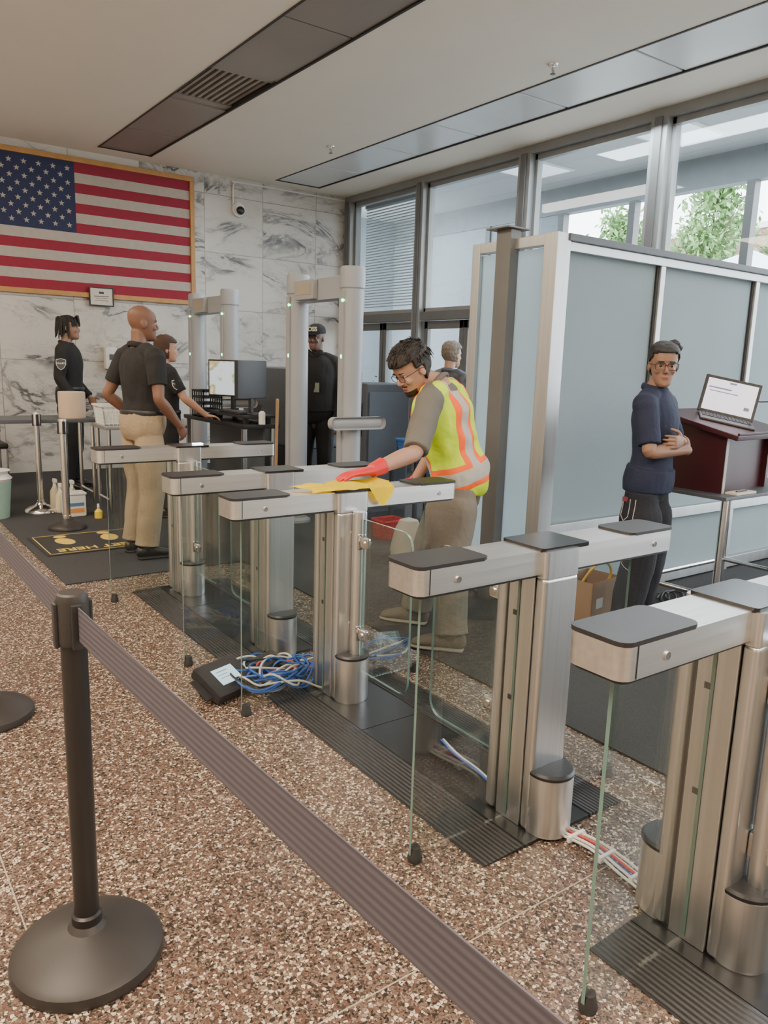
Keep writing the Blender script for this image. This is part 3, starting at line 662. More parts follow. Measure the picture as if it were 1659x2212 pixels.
t=thing('soap_bottle','small yellow soap bottle on the carpet','bottle',(1.92,7.02,.007)); bm=nb(); lathe(bm,[(0,0),(.035,0),(.035,.06),(.012,.085),(.012,.1),(0,.1)],seg=16); obj('bottle',bm,YL,t); bm=nb(); lathe(bm,[(0,.1),(.012,.1),(.01,.13),(0,.13)],seg=12); obj('cap',bm,WHT,t)
t=thing('floor_mat','black rubber mat printed with yellow footprints and lettering','mat',(1.60,6.12,.007))
B('mat_base',t,RUB,[(-.39,.39,-.34,.34,0,.008)],bev=.002)
YP=M('mat_yellow',(.62,.44,.08),.6)
bm=nb(); pts=[(-.36,-.31,.0085),(.36,-.31,.0085),(.36,.31,.0085),(-.36,.31,.0085)]
for i in range(4):
    a,b=V(pts[i]),V(pts[(i+1)%4]); rbox(bm,min(a.x,b.x)-.004,max(a.x,b.x)+.004,min(a.y,b.y)-.004,max(a.y,b.y)+.004,.008,.009)
obj('border_line',bm,YP,t,smooth=0)
for sx in (-1,1):
    bm=nb(); m=Matrix.Rotation(math.radians(-8*sx),3,'Z')
    ell(bm,(sx*.17,.07,.0085),(.068,.12,.002),m); ell(bm,(sx*.17,.245,.0085),(.050,.045,.002),m); obj('footprint',bm,YP,t)
text('lettering','FEET HERE',.125,basis((-1,0,0),(0,-1,0),(0,0,1),(0,-.215,.0095)),YP,t,bold=.002)
# ---------------------------------------------------------------- PODIUM, LAPTOP
MAH=M('burgundy_laminate',(.048,.008,.013),.36,var=.25,scale=5)
LM=Matrix.Translation((4.24,2.5,.80))@Matrix.Rotation(math.radians(4),4,'Z')
t=thing('lectern','burgundy wood tabletop lectern with slanted reading top','lectern',(4.24,2.5,.80),math.radians(4))
def slab(name,x0,x1,y0,y1,sl=math.tan(math.radians(13))):
    bm=nb(); vs=[bm.verts.new(q) for q in ((x0,y0,0),(x1,y0,0),(x1,y1,0),(x0,y1,0),(x0,y0,.355+y0*sl),(x1,y0,.355+y0*sl),(x1,y1,.355+y1*sl),(x0,y1,.355+y1*sl))]
    for f in ((0,1,2,3),(4,5,6,7),(0,1,5,4),(1,2,6,5),(2,3,7,6),(3,0,4,7)): bm.faces.new([vs[q] for q in f])
    return obj(name,bm,MAH,t,smooth=0)
slab('side_panel',-.26,-.235,-.17,.2); slab('side_panel',.26,.285,-.17,.2); slab('front_panel',-.24,.26,-.14,-.12)
B('trim_strip',t,GRYP,[(-.262,-.235,-.174,-.17,.0,.31)],bev=.001)
TOPM=Matrix.Translation((0,0,.36))@Matrix.Rotation(math.radians(13),4,'X')
bm=nb(); rbox(bm,-.32,.36,-.26,.25,.0,.03,bev=.006,rot=TOPM); obj('reading_top',bm,MAH,t)
bm=nb(); rbox(bm,-.32,.36,-.262,-.25,.03,.045,bev=.003,rot=TOPM); obj('stop_ledge',bm,MAH,t)
t=thing('metal_table','steel tube frame table under the lectern','table',(4.25,2.5,.0)); B('table_top',t,DGRY,[(-.36,.7,-.28,.3,.78,.80)])
for x in (-.30,.62):
    for y in (-.24,.26):
        bm=nb(); cyl(bm,(x,y,.02),(x,y,.78),.019,seg=16); obj('leg',bm,CHROME,t)
bm=nb()
for y in (-.24,.26): cyl(bm,(-.30,y,.22),(.62,y,.22),.015,seg=12)
for x in (-.30,.62): cyl(bm,(x,-.24,.22),(x,.26,.22),.015,seg=12)
obj('stretcher_frame',bm,CHROME,t)
t=thing('notepad','pale paper pad with a pen on the lectern table','paper',(4.12,2.27,.80)); B('sheets',t,M('paper',),[(-.1,.1,-.035,.035,0,.012)],bev=.001); B('pen',t,BLK,[(-.06,.05,-.01,0,.012,.02)],bev=.003)
LSC=M('laptop_screen',(.7,.7,.8),.4,emis=(.72,.70,.88),es=1.1)
t=thing('laptop_tablet','tablet laptop with black case and bright document screen','laptop')
t.matrix_world=LM@TOPM@Matrix.Translation((.02,.0,.031))@Matrix.Rotation(math.radians(-58),4,'Z')
bm=nb(); rbox(bm,-.15,.15,-.15,.08,.0,.012,bev=.004); kb=obj('keyboard_base',bm,M('dark_silver',(.10,.10,.105),.4,metal=.4),t)
bm=nb()
for i in range(5):
    for j in range(13): rbox(bm,-.135+j*.021,-.117+j*.021,-.06+i*.026,-.039+i*.026,.012,.015)
o=obj('keys',bm,BLK,kb,smooth=0); o['kind']='stuff'
R=Matrix.Translation((0,.09,.012))@Matrix.Rotation(math.radians(-26),4,'X')
bm=nb(); rbox(bm,-.16,.16,-.006,.010,-.005,.228,bev=.006,rot=R); s_=obj('screen_casing',bm,BLK,t)
bm=nb(); rbox(bm,-.142,.142,-.0085,-.006,.012,.208,rot=R); sc_=obj('display',bm,LSC,s_,smooth=0)
bm=nb(); rbox(bm,-.13,.0,-.0095,-.0086,.15,.158,rot=R); rbox(bm,-.12,.04,-.0095,-.0086,.13,.135,rot=R); rbox(bm,-.02,.02,-.0095,-.0086,.19,.2,rot=R); rbox(bm,.09,.12,-.0095,-.0086,.05,.07,rot=R);obj('screen_text',bm,M('screen_ink',(.25,.25,.4),.6),s_,smooth=0)
def cable(name,pts,r,col,lbl,cat='cable',group=None):
    t=thing(name,lbl,cat,pts[0],group=group); p0=V(pts[0]); bm=nb(); tube(bm,[V(p)-p0 for p in pts],[r]*len(pts),seg=8,sub=5); obj('cord',bm,col,t); return t
cable('power_cable',[(4.46,2.44,1.3),(4.60,2.25,1.25),(4.57,2.12,.8),(4.3,2.0,.35),(4.1,2.1,.02)],.004,BLK,'thin black power cable hanging from the laptop')
# ---------------------------------------------------------------- CABLES, BOX, CONTROLLER
CW=M('cable_white',(.62,.60,.56),.5); CB=M('cable_blue',(.025,.11,.45),.45); CR=M('cable_red',(.5,.06,.05),.5); CBK=BLK; CY=M('cable_yellow',(.7,.45,.04),.5)
t=thing('controller_box','black control unit with lit touchscreen lying on terrazzo','control box',(1.32,2.98,.0),math.radians(20))
TM=Matrix.Translation((0,0,.048))@Matrix.Rotation(math.radians(27),4,'X')
def TB(name,par,m,boxes,bev=0):
    bm=nb()
    for b in boxes: rbox(bm,*b,bev=bev,rot=TM)
    return obj(name,bm,m,par)
TB('casing',t,BLK,[(-.115,.115,-.095,.095,.0,.05)],bev=.006)
TB('touch_screen',t,M('lcd_screen',(.2,.26,.28),.3,emis=(.50,.72,.82),es=1.2),[(-.058,.058,-.045,.045,.05,.0525)])
TB('screen_text',t,M('lcd_ink',(.15,.25,.32),.5),[(-.045,.02,.024,.028,.0525,.053),(-.045,.01,.006,.009,.0525,.053),(-.045,.02,-.012,-.009,.0525,.053)])
TB('bracket',t,BLK,[(-.15,-.115,-.06,.06,.01,.016)],bev=.002);TB('bracket',t,BLK,[(.115,.15,-.06,.06,.01,.016)],bev=.002)
B('prop_foot',t,BLK,[(-.08,.08,.04,.075,.0,.062)],bev=.004)
t=thing('power_supply','black power supply brick among coiled cables','power supply',(1.56,3.05,.0),.4); B('casing',t,BLK,[(-.11,.11,-.06,.06,0,.085)],bev=.01); B('rating_label',t,WHT,[(-.04,.05,-.062,-.06,.015,.035)],bev=0)
rnd=random.Random(3)
cols=[(CW,'white'),(CB,'blue'),(CB,'blue'),(CW,'white'),(CBK,'black'),(CR,'red'),(CB,'blue'),(CW,'white'),(CB,'blue'),(CBK,'black'),(CW,'white'),(CB,'blue'),(CB,'blue'),(CB,'blue')]
for i,(m,cn) in enumerate(cols):
    cx,cy=1.56+rnd.uniform(-.08,.10),2.96+rnd.uniform(-.09,.07); pts=[]
    r0=rnd.uniform(.09,.20); a0=rnd.uniform(0,6)
    for k4 in range(14):
        a=a0+k4*.62; pts.append((cx+r0*1.1*math.cos(a),cy+r0*.8*math.sin(a),.014+.07*rnd.random()+.004*k4*.5))
    pts+= [(1.78+rnd.uniform(-.03,.05),3.02+rnd.uniform(-.05,.05),.014),(2.0,3.0+rnd.uniform(-.08,.08),.014)]
    if i%2==0: pts+=[(2.25,3.05+rnd.uniform(-.16,.12),.018),(2.42,3.04+rnd.uniform(-.04,.04),.018)]
    cable('network_cable',pts,.005,m,cn+' network cable looping in a loose coil on terrazzo',group='loose cables by the turnstiles')
for i in range(6):
    o=(i-2.5)*.009; z=.014+.006*(i%2); m=[CW,CW,CB,CR,CW,CW][i]
    cable('network_cable',[(1.78+o,1.44,z),(1.80+o,1.32,z+.004),(1.79+o*1.3,1.2,z),(1.77+o,1.1,z)],.0045,m,['white','white','blue','red','white','white'][i]+' cable in a tied bundle between base plates',group='bundled cables')
for y in (1.38,1.26,1.15):
    t=thing('cable_tie','white tie gathering the floor cable bundle','cable tie',(1.79,y,.0),group='cable ties'); B('tie_band',t,WHT,[(-.037,.038,0,.012,.008,.03)])
for i in range(2):
    cable('network_cable',[(1.84+.01*i,2.1,.017),(1.81+.01*i,1.98,.017),(1.80+.01*i,1.86,.017),(1.78+.01*i,1.76,.017)],.004,CW if i else CB,['blue','white'][i]+' cable lying across the black base plate',group='plate cables')
t=thing('cardboard_box','open brown cardboard box on the carpet','box',(3.62,2.86,.007),.15); CB_=M('cardboard',(.30,.18,.10),.85)
B('box_wall',t,CB_,[(-.15,.15,-.11,-.105,0,.24),(-.15,.15,.105,.11,0,.24),(-.15,-.145,-.11,.11,0,.24),(.145,.15,-.11,.11,0,.24),(-.15,.15,-.11,.11,0,.005)],bev=0); B('box_label',t,WHT,[(-.10,-.03,-.1115,-.11,.08,.14)],bev=0)
cable('yellow_hose',[(3.5,2.84,.2),(3.5,2.75,.34),(3.6,2.74,.36),(3.68,2.76,.28),(3.66,2.80,.15)],.008,CY,'yellow extension cord looping out of the cardboard box')
rnd=random.Random(5)
for i in range(4):
    x=3.95+.1*i; pts=[(x+.22*math.cos(a*.8+i)+.03*a,2.78+.10*math.sin(a*.9+i),.014+.012*rnd.random()) for a in range(10)]
    cable('coiled_cord',pts,.005,BLK,'black cord coiled on the carpet by the partition',group='coiled cords')
t=thing('paper_sack','pale crumpled sack standing on the carpet','sack',(3.55,4.55,.007)); bm=nb(); lathe(bm,[(0,0),(.13,0),(.14,.05),(.11,.2),(.07,.28),(0,.3)],seg=20)
for v in bm.verts: v.co+=V((noise.noise(v.co*12),noise.noise(v.co*12+V((3,3,3))),0))*.02
obj('sack_body',bm,M('sack',(.42,.38,.32),.8),t)
# ---------------------------------------------------------------- PEOPLE
def lerp(a,b,t): return V(a)*(1-t)+V(b)*t
HS=[(-.120,.074,.030,.016),(-.113,.090,.008,.030),(-.097,.096,-.015,.042),(-.075,.093,-.04,.051),(-.05,.091,-.062,.058),(-.025,.089,-.082,.064),(-.005,.084,-.093,.069),(.012,.087,-.099,.071),(.03,.093,-.102,.073),(.055,.089,-.103,.074),(.078,.076,-.096,.071),(.096,.056,-.082,.060),(.110,.032,-.060,.043),(.119,.005,-.035,.022),(.121,-.012,-.022,.006)]
def headmesh(bm,Mh,off=0,n=28,scale=1):
    rings=[]
    for z,xf,xb,w in HS:
        cx=(xf+xb)/2; a=(xf-xb)/2+off; b=w+off; zz=z+(off if z>.05 else 0)*(z/.12)
        rg=[]
        for i in range(n):
            t=2*pi*i/n; c,s=math.cos(t),math.sin(t)
            x=cx+a*math.copysign(abs(c)**.9,c); y=b*math.copysign(abs(s)**.85,s)
            rg.append(bm.verts.new(Mh@(V((x,y,zz))*scale)))
        rings.append(rg)
    for a,b in zip(rings,rings[1:]):
        for i in range(n): bm.faces.new((a[i],a[(i+1)%n],b[(i+1)%n],b[i]))
    bm.faces.new(rings[0][::-1]); bm.faces.new(rings[-1])
def hand(bm,w,d,nrm,thumb,k=1,curl=.5,off=0):
    w=V(w); d=V(d).normalized(); nrm=V(nrm); nrm=(nrm-d*nrm.dot(d)).normalized(); u=V(thumb); u=(u-d*u.dot(d)-nrm*u.dot(nrm)).normalized()
    tube(bm,[w-d*.01*k,w+d*.03*k,w+d*.065*k,w+d*.09*k],[(.027*k+off,.02*k+off),(.036*k+off,.016*k+off),(.040*k+off,.014*k+off),(.038*k+off,.011*k+off)],side=u,seg=14)
    for i,(o,L) in enumerate(((.030,.072),(.010,.082),(-.010,.076),(-.029,.060))):
        p=w+d*(.088-abs(o)*.15)*k+u*o*k; pts=[p-d*.02*k,p]; a=curl*.5; q=p
        dd=(d+u*o*2.5).normalized()
        for s_,f in enumerate((.42,.33,.25)):
            q=q+(dd*math.cos(a)+nrm*math.sin(a))*L*f*k; pts.append(q); a+=curl*.75
        r=.0082*k+off*.6; tube(bm,pts,[r*1.1,r*1.05,r,r*.95,r*.8],seg=10,sub=3)
    p=w+d*.028*k+u*.03*k
    t1=(d*.6+u*.75+nrm*.25).normalized(); t2=(d*.85+u*.3+nrm*.4).normalized()
    tube(bm,[p-u*.015*k,p,p+t1*.035*k,p+t1*.035*k+t2*.028*k,p+t1*.035*k+t2*.052*k],[.014*k+off,.013*k+off,.011*k+off*.6,.0095*k+off*.6,.008*k+off*.6],seg=10,sub=3)
def pose(h,**kw):
    J=dict(pel=(0,0,.95),neck=(-.01,0,1.50),head=(.025,0,1.665),shL=(-.005,.185,1.435),elL=(-.03,.235,1.15),wrL=(.05,.25,.90),shR=(-.005,-.185,1.435),elR=(-.03,-.235,1.15),wrR=(.05,-.25,.90),
      hipL=(0,.09,.92),knL=(.02,.105,.50),anL=(-.03,.115,.085),hipR=(0,-.09,.92),knR=(.02,-.105,.50),anR=(-.03,-.115,.085),
      hdL=(.15,0,-1),hnL=(.2,-1,0),htL=(1,0,0),hdR=(.15,0,-1),hnR=(.2,1,0),htR=(1,0,0),ftL=(1,.25,0),ftR=(1,-.25,0))
    raw=kw.pop('raw',{})
    J.update(kw); k=h/1.8
    for q in list(J):
        if q[:2] not in('hd','hn','ht','ft'): J[q]=V(J[q])*k
        else: J[q]=V(J[q])
    for q in raw: J[q]=V(raw[q])
    return J,k
def path3(a,b,c,t):
    return lerp(a,b,t) if t<=1 else lerp(b,c,t-1)
TF=[(-.18,.12,.085),(-.08,.155,.11),(.05,.165,.116),(.18,.155,.11),(.32,.146,.106),(.52,.158,.115),(.72,.172,.118),(.86,.165,.10),(.94,.12,.08),(1.0,.065,.062)]
def torso(bm,J,k,side,off,fr0,fr1,wid=1,fat=1,caps=True):
    P,N=J['pel'],J['neck']; pts=[];rad=[]
    up=(N-P)
    fwd=side.cross(up.normalized())
    for f,a,b in TF:
        if f<fr0-1e-6 or f>fr1+1e-6: continue
        p=P+up*f if f>=0 else P+V((0,0,up.length*f))
        p=p+fwd*(.02*k*math.sin(pi*max(0,min(1,f))))
        fa=fat if .0<f<.7 else 1+(fat-1)*.4
        pts.append(p); rad.append((a*k*wid*(1+(fa-1)*.6)+off,b*k*fa+off))
    tube(bm,pts,rad,side=side,seg=24,sub=4,caps=caps)
def waistring(J,k,side,f,wid,fat,off):
    P,N=J['pel'],J['neck']; up=(N-P); fwd=side.cross(up.normalized()); a,b=.156,.110
    p=P+up*f+fwd*(.02*k*math.sin(pi*f)); A=a*k*wid*(1+(fat-1)*.6)+off; Bb=b*k*fat+off; n=32
    return [p+side*A*math.cos(2*pi*i/n)+fwd*Bb*math.sin(2*pi*i/n) for i in range(n+1)]
def person(name,label,loc,rz,J,k,hr,skin,shirt,pants,shoes,hairf=None,vox=.006,fat=1,sleeve=.75,wid=1,pbag=1.0,hem=.05,lip=(.30,.10,.08),brow=True,beard=None,hands=(.5,.5),collar=True,shirtname='shirt',extra=None,hairm=None,sfat=0,pantoff=0,untuck=False,belt_=True):
    side=(J['shL']-J['shR']).normalized()
    Mh=Matrix.Translation(J['head'])@(Matrix.Rotation(math.radians(hr[0]),4,'Z')@Matrix.Rotation(math.radians(hr[1]),4,'Y')@Matrix.Rotation(math.radians(hr[2]),4,'X'))
    hk=k**.6
    MhS=Mh@Matrix.Scale(hk,4)
    bm=nb(); torso(bm,J,k,side,-.008,-.18,1.0,wid,fat)
    nb_=MhS@V((-.025,0,-.06)); tube(bm,[J['neck']-(J['neck']-J['pel']).normalized()*.05*k,J['neck'],lerp(J['neck'],nb_,.5),nb_],[.07*k,.060*k,.053*k,.053*k],seg=18)
    for s in 'LR':
        sh,el,wr=J['sh'+s],J['el'+s],J['wr'+s]; sd=side*(1 if s=='L' else -1)
        tube(bm,[J['neck']-(J['neck']-J['pel']).normalized()*.04*k,lerp(J['neck'],sh,.5)+V((0,0,.0)),sh],[.045*k,.048*k,.048*k],seg=14)
        tube(bm,[sh-sd*.04*k,sh,lerp(sh,el,.4),lerp(sh,el,.8),el,lerp(el,wr,.3),lerp(el,wr,.75),wr],[.05*k,.054*k,.049*k,.042*k,.039*k,.041*k,.031*k,.026*k],seg=16)
        hand(bm,wr,J['hd'+s],J['hn'+s],J['ht'+s],k,hands[0 if s=='L' else 1])
        hp,kn,an=J['hip'+s],J['kn'+s],J['an'+s]
        tube(bm,[hp+V((0,0,.02)),hp-V((0,0,.06)),lerp(hp,kn,.4),lerp(hp,kn,.85),kn,lerp(kn,an,.3),lerp(kn,an,.8),an],[.066*k,.076*k,.070*k,.055*k,.052*k,.053*k,.037*k,.036*k],seg=16)
        ft=J['ft'+s].normalized(); tube(bm,[an+V((0,0,-.03))-ft*.04,an+V((0,0,-.035))+ft*.05,an+V((0,0,-.05))+ft*.14],[(.032*k,.03*k),(.035*k,.028*k),(.035*k,.016*k)],side=ft.cross(V((0,0,1))),seg=12)
    headmesh(bm,MhS)
    R3=MhS.to_3x3().normalized()
    def he(c,r): ell(bm,MhS@V(c),[q*hk for q in r],R3)
    tube(bm,[MhS@V((.082,0,.016)),MhS@V((.094,0,-.004)),MhS@V((.105,0,-.025)),MhS@V((.096,0,-.034))],[.006*hk,.0075*hk,.010*hk,.008*hk],seg=10)
    for s in (-1,1):
        he((.093,s*.011,-.031),(.008,.007,.006)); he((-.008,s*.075,-.01),(.019,.008,.030)); he((.085,s*.030,.021),(.009,.022,.006)); he((.066,s*.038,-.028),(.021,.018,.018)); he((.079,s*.030,.012),(.008,.016,.004)); he((.079,s*.030,-.009),(.007,.015,.004))
    he((.088,0,-.058),(.0105,.021,.005)); he((.087,0,-.067),(.0105,.018,.0055)); he((.084,0,-.1),(.014,.018,.014))
    me=remesh(bm,vox,1)
    inv=MhS.inverted()
    body=obj(name,me,[skin,M('lips_'+skin.name,lip,.5),hairm or M('hair_black')],None,label,'person',smooth=180,loc=loc,rotz=rz)
    for p in me.polygons:
        q=inv@p.center
        if abs(q.x)<.15 and abs(q.y)<.1 and abs(q.z)<.14:
            if q.x>.082 and abs(q.y)<.022 and -.072<q.z<-.055: p.material_index=1
            if brow and q.x>.07 and .014<abs(q.y)<.046 and .0215<q.z<.0285: p.material_index=2
            if beard and beard(q): p.material_index=2
    for s in (-1,1):
        bm=nb(); t=bmesh.new(); bmesh.ops.create_uvsphere(t,u_segments=14,v_segments=12,radius=.0115)
        for f in t.faces:
            c=f.calc_center_median(); f.material_index=1 if c.z>.0085 else 0
        bmesh.ops.transform(t,matrix=MhS@Matrix.Translation((.0745,s*.030,.002))@Matrix.Rotation(pi/2,4,'Y'),verts=t.verts); merge(bm,t)
        obj('eye',bm,[M('eye_white',(.42,.39,.36),.3),M('iris_dark',(.02,.012,.01),.15)],body,smooth=180)
    o=.013
    bm=nb(); torso(bm,J,k,side,o+sfat,hem,1.0,wid,fat,caps=False)
    if untuck: torso(bm,J,k,side,.028,-.08,.2,wid,fat,caps=False)
    for s in 'LR':
        sh,el,wr=J['sh'+s],J['el'+s],J['wr'+s]; sd=side*(1 if s=='L' else -1)
        tube(bm,[J['neck']-(J['neck']-J['pel']).normalized()*.045*k,lerp(J['neck'],sh,.5)+V((0,0,.002)),sh],[.050*k+o*.6,.050*k+o,.05*k+o],seg=14)
        n=6; ps=[sh-sd*.04*k]+[path3(sh,el,wr,sleeve*i/n) for i in range(n+1)]
        rr=[.052*k+o]+[(.056-.012*min(1.6,sleeve*i/n))*k+o*(1.25 if sleeve<1.2 else 1) for i in range(n+1)]
        tube(bm,ps,rr,seg=16,sub=3,caps=False)
    sm=obj(shirtname,remesh(bm,max(vox,.007),1,.006,10),shirt,body,smooth=180)
    if collar:
        bm=nb(); c=J['neck']+(J['neck']-J['pel']).normalized()*.010; up=(J['head']-J['neck']).normalized(); n=24; s_=side; f_=s_.cross(up)
        pts=[c+s_*.070*k*math.cos(2*pi*i/n)+f_*.070*k*math.sin(2*pi*i/n) for i in range(n+1)]
        tube(bm,pts,[(.010,.019)]*(n+1),seg=8,sub=1,caps=False); obj('collar',bm,shirt,sm,smooth=180)
    bm=nb(); o=.017+pantoff
    torso(bm,J,k,side,.023 if not untuck else .010,-.18,.18,wid,fat,caps=False)
    for s in 'LR':
        hp,kn,an=J['hip'+s],J['kn'+s],J['an'+s]; b=pbag
        tube(bm,[hp+V((0,0,-.01)),hp-V((0,0,.09)),lerp(hp,kn,.45),kn,lerp(kn,an,.35),lerp(kn,an,.8),lerp(kn,an,.97)],[.074*k+o,.087*k+o,.078*k*b+o,.062*k*b+o,.060*k*b+o,.054*k*b+o,.056*k*b+o],seg=18,caps=False)
    pn=obj('trousers',remesh(bm,max(vox,.007),1,.006,10),pants,body,smooth=180)
    if belt_ and not untuck:
        bm=nb(); pts=waistring(J,k,side,.18,wid,fat,.023); tube(bm,pts,[(.006,.019)]*len(pts),seg=8,sub=1,caps=False,side=(J['pel']-J['neck']).cross(side)); obj('belt',bm,BLK,pn,smooth=60)
    for s in 'LR':
        an=J['an'+s]; ft=J['ft'+s].normalized(); sd=ft.cross(V((0,0,1))); g=V((an.x,an.y,0))
        bm=nb(); tube(bm,[g+V((0,0,.055))-ft*.045,g+V((0,0,.060))+ft*.01,g+V((0,0,.05))+ft*.08,g+V((0,0,.038))+ft*.155,g+V((0,0,.03))+ft*.19],[(.036,.045),(.040,.048),(.044,.038),(.044,.026),(.034,.018)],side=sd,seg=18)
        tube(bm,[g+V((0,0,.07)),g+V((0,0,.13))],[.042,.043],seg=16)
        so=obj('shoe',bm,shoes[0],body,smooth=60)
        bm=nb(); tube(bm,[g+V((0,0,.013))-ft*.055,g+V((0,0,.013))+ft*.04,g+V((0,0,.013))+ft*.13,g+V((0,0,.013))+ft*.20],[(.038,.013),(.042,.013),(.050,.013),(.036,.012)],side=sd,seg=18); obj('sole',bm,shoes[1],so,smooth=60)
    if hairf: hairf(body,MhS)
    if extra: extra(body,MhS,J,k,side,pn)
    return body
HB=M('hair_black',(.010,.009,.008),.55,bump=.6,scale=60); HBR=M('hair_darkbrown',(.014,.010,.008),.42,bump=.5,scale=70); HG=M('hair_grey',(.24,.20,.16),.7,bump=.8,scale=60,var=.6)
def hairshell(body,Mh,keep,off,mat,disp=.004,name='hair'):
    bm=nb(); headmesh(bm,Matrix(),off)
    t=bm; bmesh.ops.subdivide_edges(t,edges=t.edges[:],cuts=2,use_grid_fill=True)
    kill=[f for f in t.faces if not keep(f.calc_center_median())]
    bmesh.ops.delete(t,geom=kill,context='FACES')
    bmesh.ops.recalc_face_normals(t,faces=t.faces)
    bmesh.ops.solidify(t,geom=t.faces[:],thickness=off+.004)
    for v in t.verts: v.co+=v.co.normalized()*disp*noise.noise(v.co*45)
    bmesh.ops.transform(t,matrix=Mh,verts=t.verts)
    return obj(name,t,mat,body,smooth=180)
def glasses(body,Mh,mat,w=.028,h=.019,r=.0017):
    bm=nb()
    for s in (-1,1):
        pts=[Mh@V((.099-.36*abs(y)**1.5,s*.033+y,z)) for y,z in [(w*math.copysign(abs(math.cos(a))**.6,math.cos(a)),.000+h*math.copysign(abs(math.sin(a))**.6,math.sin(a))) for a in [2*pi*i/20 for i in range(21)]]]
        tube(bm,pts,[r]*21,seg=6,sub=1,caps=False)
        tube(bm,[Mh@V((.092,s*.062,.008)),Mh@V((.05,s*.076,.008)),Mh@V((-.01,s*.082,.004)),Mh@V((-.025,s*.080,-.012))],[r]*4,seg=6)
    tube(bm,[Mh@V((.099,-.007,.006)),Mh@V((.103,0,.009)),Mh@V((.099,.007,.006))],[r]*3,seg=6)
    obj('eyeglasses',bm,mat,body,smooth=180)
SK1=M('skin_deep_brown',(.18,.088,.055),.5,var=.08,scale=10,bump=.05); SK2=M('skin_dark_brown',(.13,.065,.043),.48,var=.08); SK3=M('skin_light',(.50,.28,.195),.5,var=.08); SK4=M('skin_tan',(.40,.225,.155),.48,var=.06); SK5=M('skin_brown',(.255,.145,.10),.5,var=.06)
BKC=M('black_cloth',(.012,.012,.013),.85,bump=.3,scale=12); NAVY=M('navy_polo_cloth',(.009,.015,.046),.8,bump=.3,scale=14); KH=M('khaki_cloth',(.33,.255,.165),.85,bump=.5,scale=12); DEN=M('dark_navy_denim',(.009,.011,.019),.85,bump=.4,scale=30); GT=M('grey_cotton',(.13,.125,.11),.9,bump=.3,scale=14); GP=M('worn_khaki_grey',(.165,.15,.125),.9,bump=.5,scale=10)
BSH=(M('black_leather',(.015,.014,.013),.35),RUB); TSH=(M('taupe_sneaker',(.14,.12,.095),.7),M('pale_sole',(.30,.28,.24),.7)); WSH=(M('black_sneaker',(.03,.03,.03),.5),M('white_sole',(.6,.6,.6),.5))
def badge(txt,pos,nrm,up,size):
    def f(body,Mh,J,k,side,pn):
        n=V(nrm).normalized(); u=V(up).normalized(); x=u.cross(n).normalized(); u=n.cross(x)
        m=basis(x,u,n,pos); bm=nb()
        pts=[(-.5,.5),(0,.62),(.5,.5),(.5,0),(.3,-.4),(0,-.62),(-.3,-.4),(-.5,0)]
        vs=[bm.verts.new((a*size,b*size,0)) for a,b in pts]; f1=bm.faces.new(vs); r=bmesh.ops.extrude_face_region(bm,geom=[f1])
        for v in r['geom']:
            if isinstance(v,bmesh.types.BMVert): v.co.z+=.004
        b=obj('shoulder_patch',bm,BLK,body,smooth=0,mtx=m)
        bm=nb(); tube(bm,[(a*size*.93,b*size*.93,.005) for a,b in pts+[pts[0]]],[.0025]*9,seg=6,smooth=False,caps=False); obj('patch_border',bm,WHT,b,smooth=0)
        text('patch_lettering',txt,size*.26,Matrix.Translation((0,size*.1,.006)),WHT,b)
    return f
J,k=pose(1.81,shL=(-.005,.20,1.435),shR=(-.005,-.20,1.435),elR=(-.02,-.265,1.15),wrR=(.16,-.225,.96),hdR=(.6,.25,-.75),hnR=(-.2,1,0),elL=(-.11,.27,1.16),wrL=(.08,.235,.99),hdL=(.8,-.4,-.3),hnL=(0,-1,-.2),knL=(.03,.11,.5),knR=(.0,-.11,.5),anL=(-.02,.13,.085),anR=(-.06,-.12,.085))
person('person','bald man in black polo and khaki trousers, hands at waist',(1.84,5.52,.007),math.radians(12),J,k,(-18,2,0),SK1,BKC,KH,BSH,fat=1.06,wid=1.05,pbag=1.2,vox=.006,sleeve=.68,hands=(.9,.8))
def locs(body,Mh):
    h=hairshell(body,Mh,lambda c:c.z>.055 or (c.x<-.0 and c.z>-.05),.008,HB)
    bm=nb(); r=random.Random(2)
    for i in range(70):
        a=r.uniform(.25*pi,1.75*pi) if i%3 else r.uniform(0,2*pi); z=.06+.05*r.random(); rr=.07
        p=V((math.cos(a)*rr*1.2-.01,math.sin(a)*rr*.85,z)); L=r.uniform(.10,.19) if abs(a-pi)<2.1 else .05
        tube(bm,[Mh@p,Mh@(p*1.30+V((0,0,-L*.30))),Mh@(V((p.x*1.45,p.y*1.45,z-L)))],[.009,.0085,.006],seg=7,sub=2)
    o=obj('hair_locs',bm,HB,body,smooth=180); o['kind']='stuff'
J,k=pose(1.86,wrL=(.16,.2,.95),wrR=(.12,-.22,.92),hdL=(.5,-.5,-.7),hdR=(.5,.4,-.7))
person('person','guard in long-sleeved black uniform with short locs standing sideways',(2.14,8.75,.007),math.radians(-28),J,k,(0,0,0),SK5,BKC,BKC,BSH,locs,vox=.009,sleeve=1.93,extra=badge('GUARD',(.0,-.278,1.34),(.1,-1,.15),(0,.1,1),.10))
J,k=pose(1.64,elR=(.12,-.25,1.2),wrR=(.34,-.24,1.03),hdR=(1,0,-.15),hnR=(0,0,-1),htR=(0,1,0))
person('person','person in black polo reaching toward the operator desk',(2.50,6.86,.007),math.radians(-4),J,k,(-5,0,0),SK3,BKC,BKC,BSH,lambda b,m:hairshell(b,m,lambda c:c.z>.06 or (c.x<.01 and c.z>-.09),.014,M('hair_brown',(.06,.028,.014),.6,bump=.6,scale=50)),vox=.009,extra=badge('POLICE',(.03,-.245,1.21),(0,-1,.2),(0,.1,1),.075))
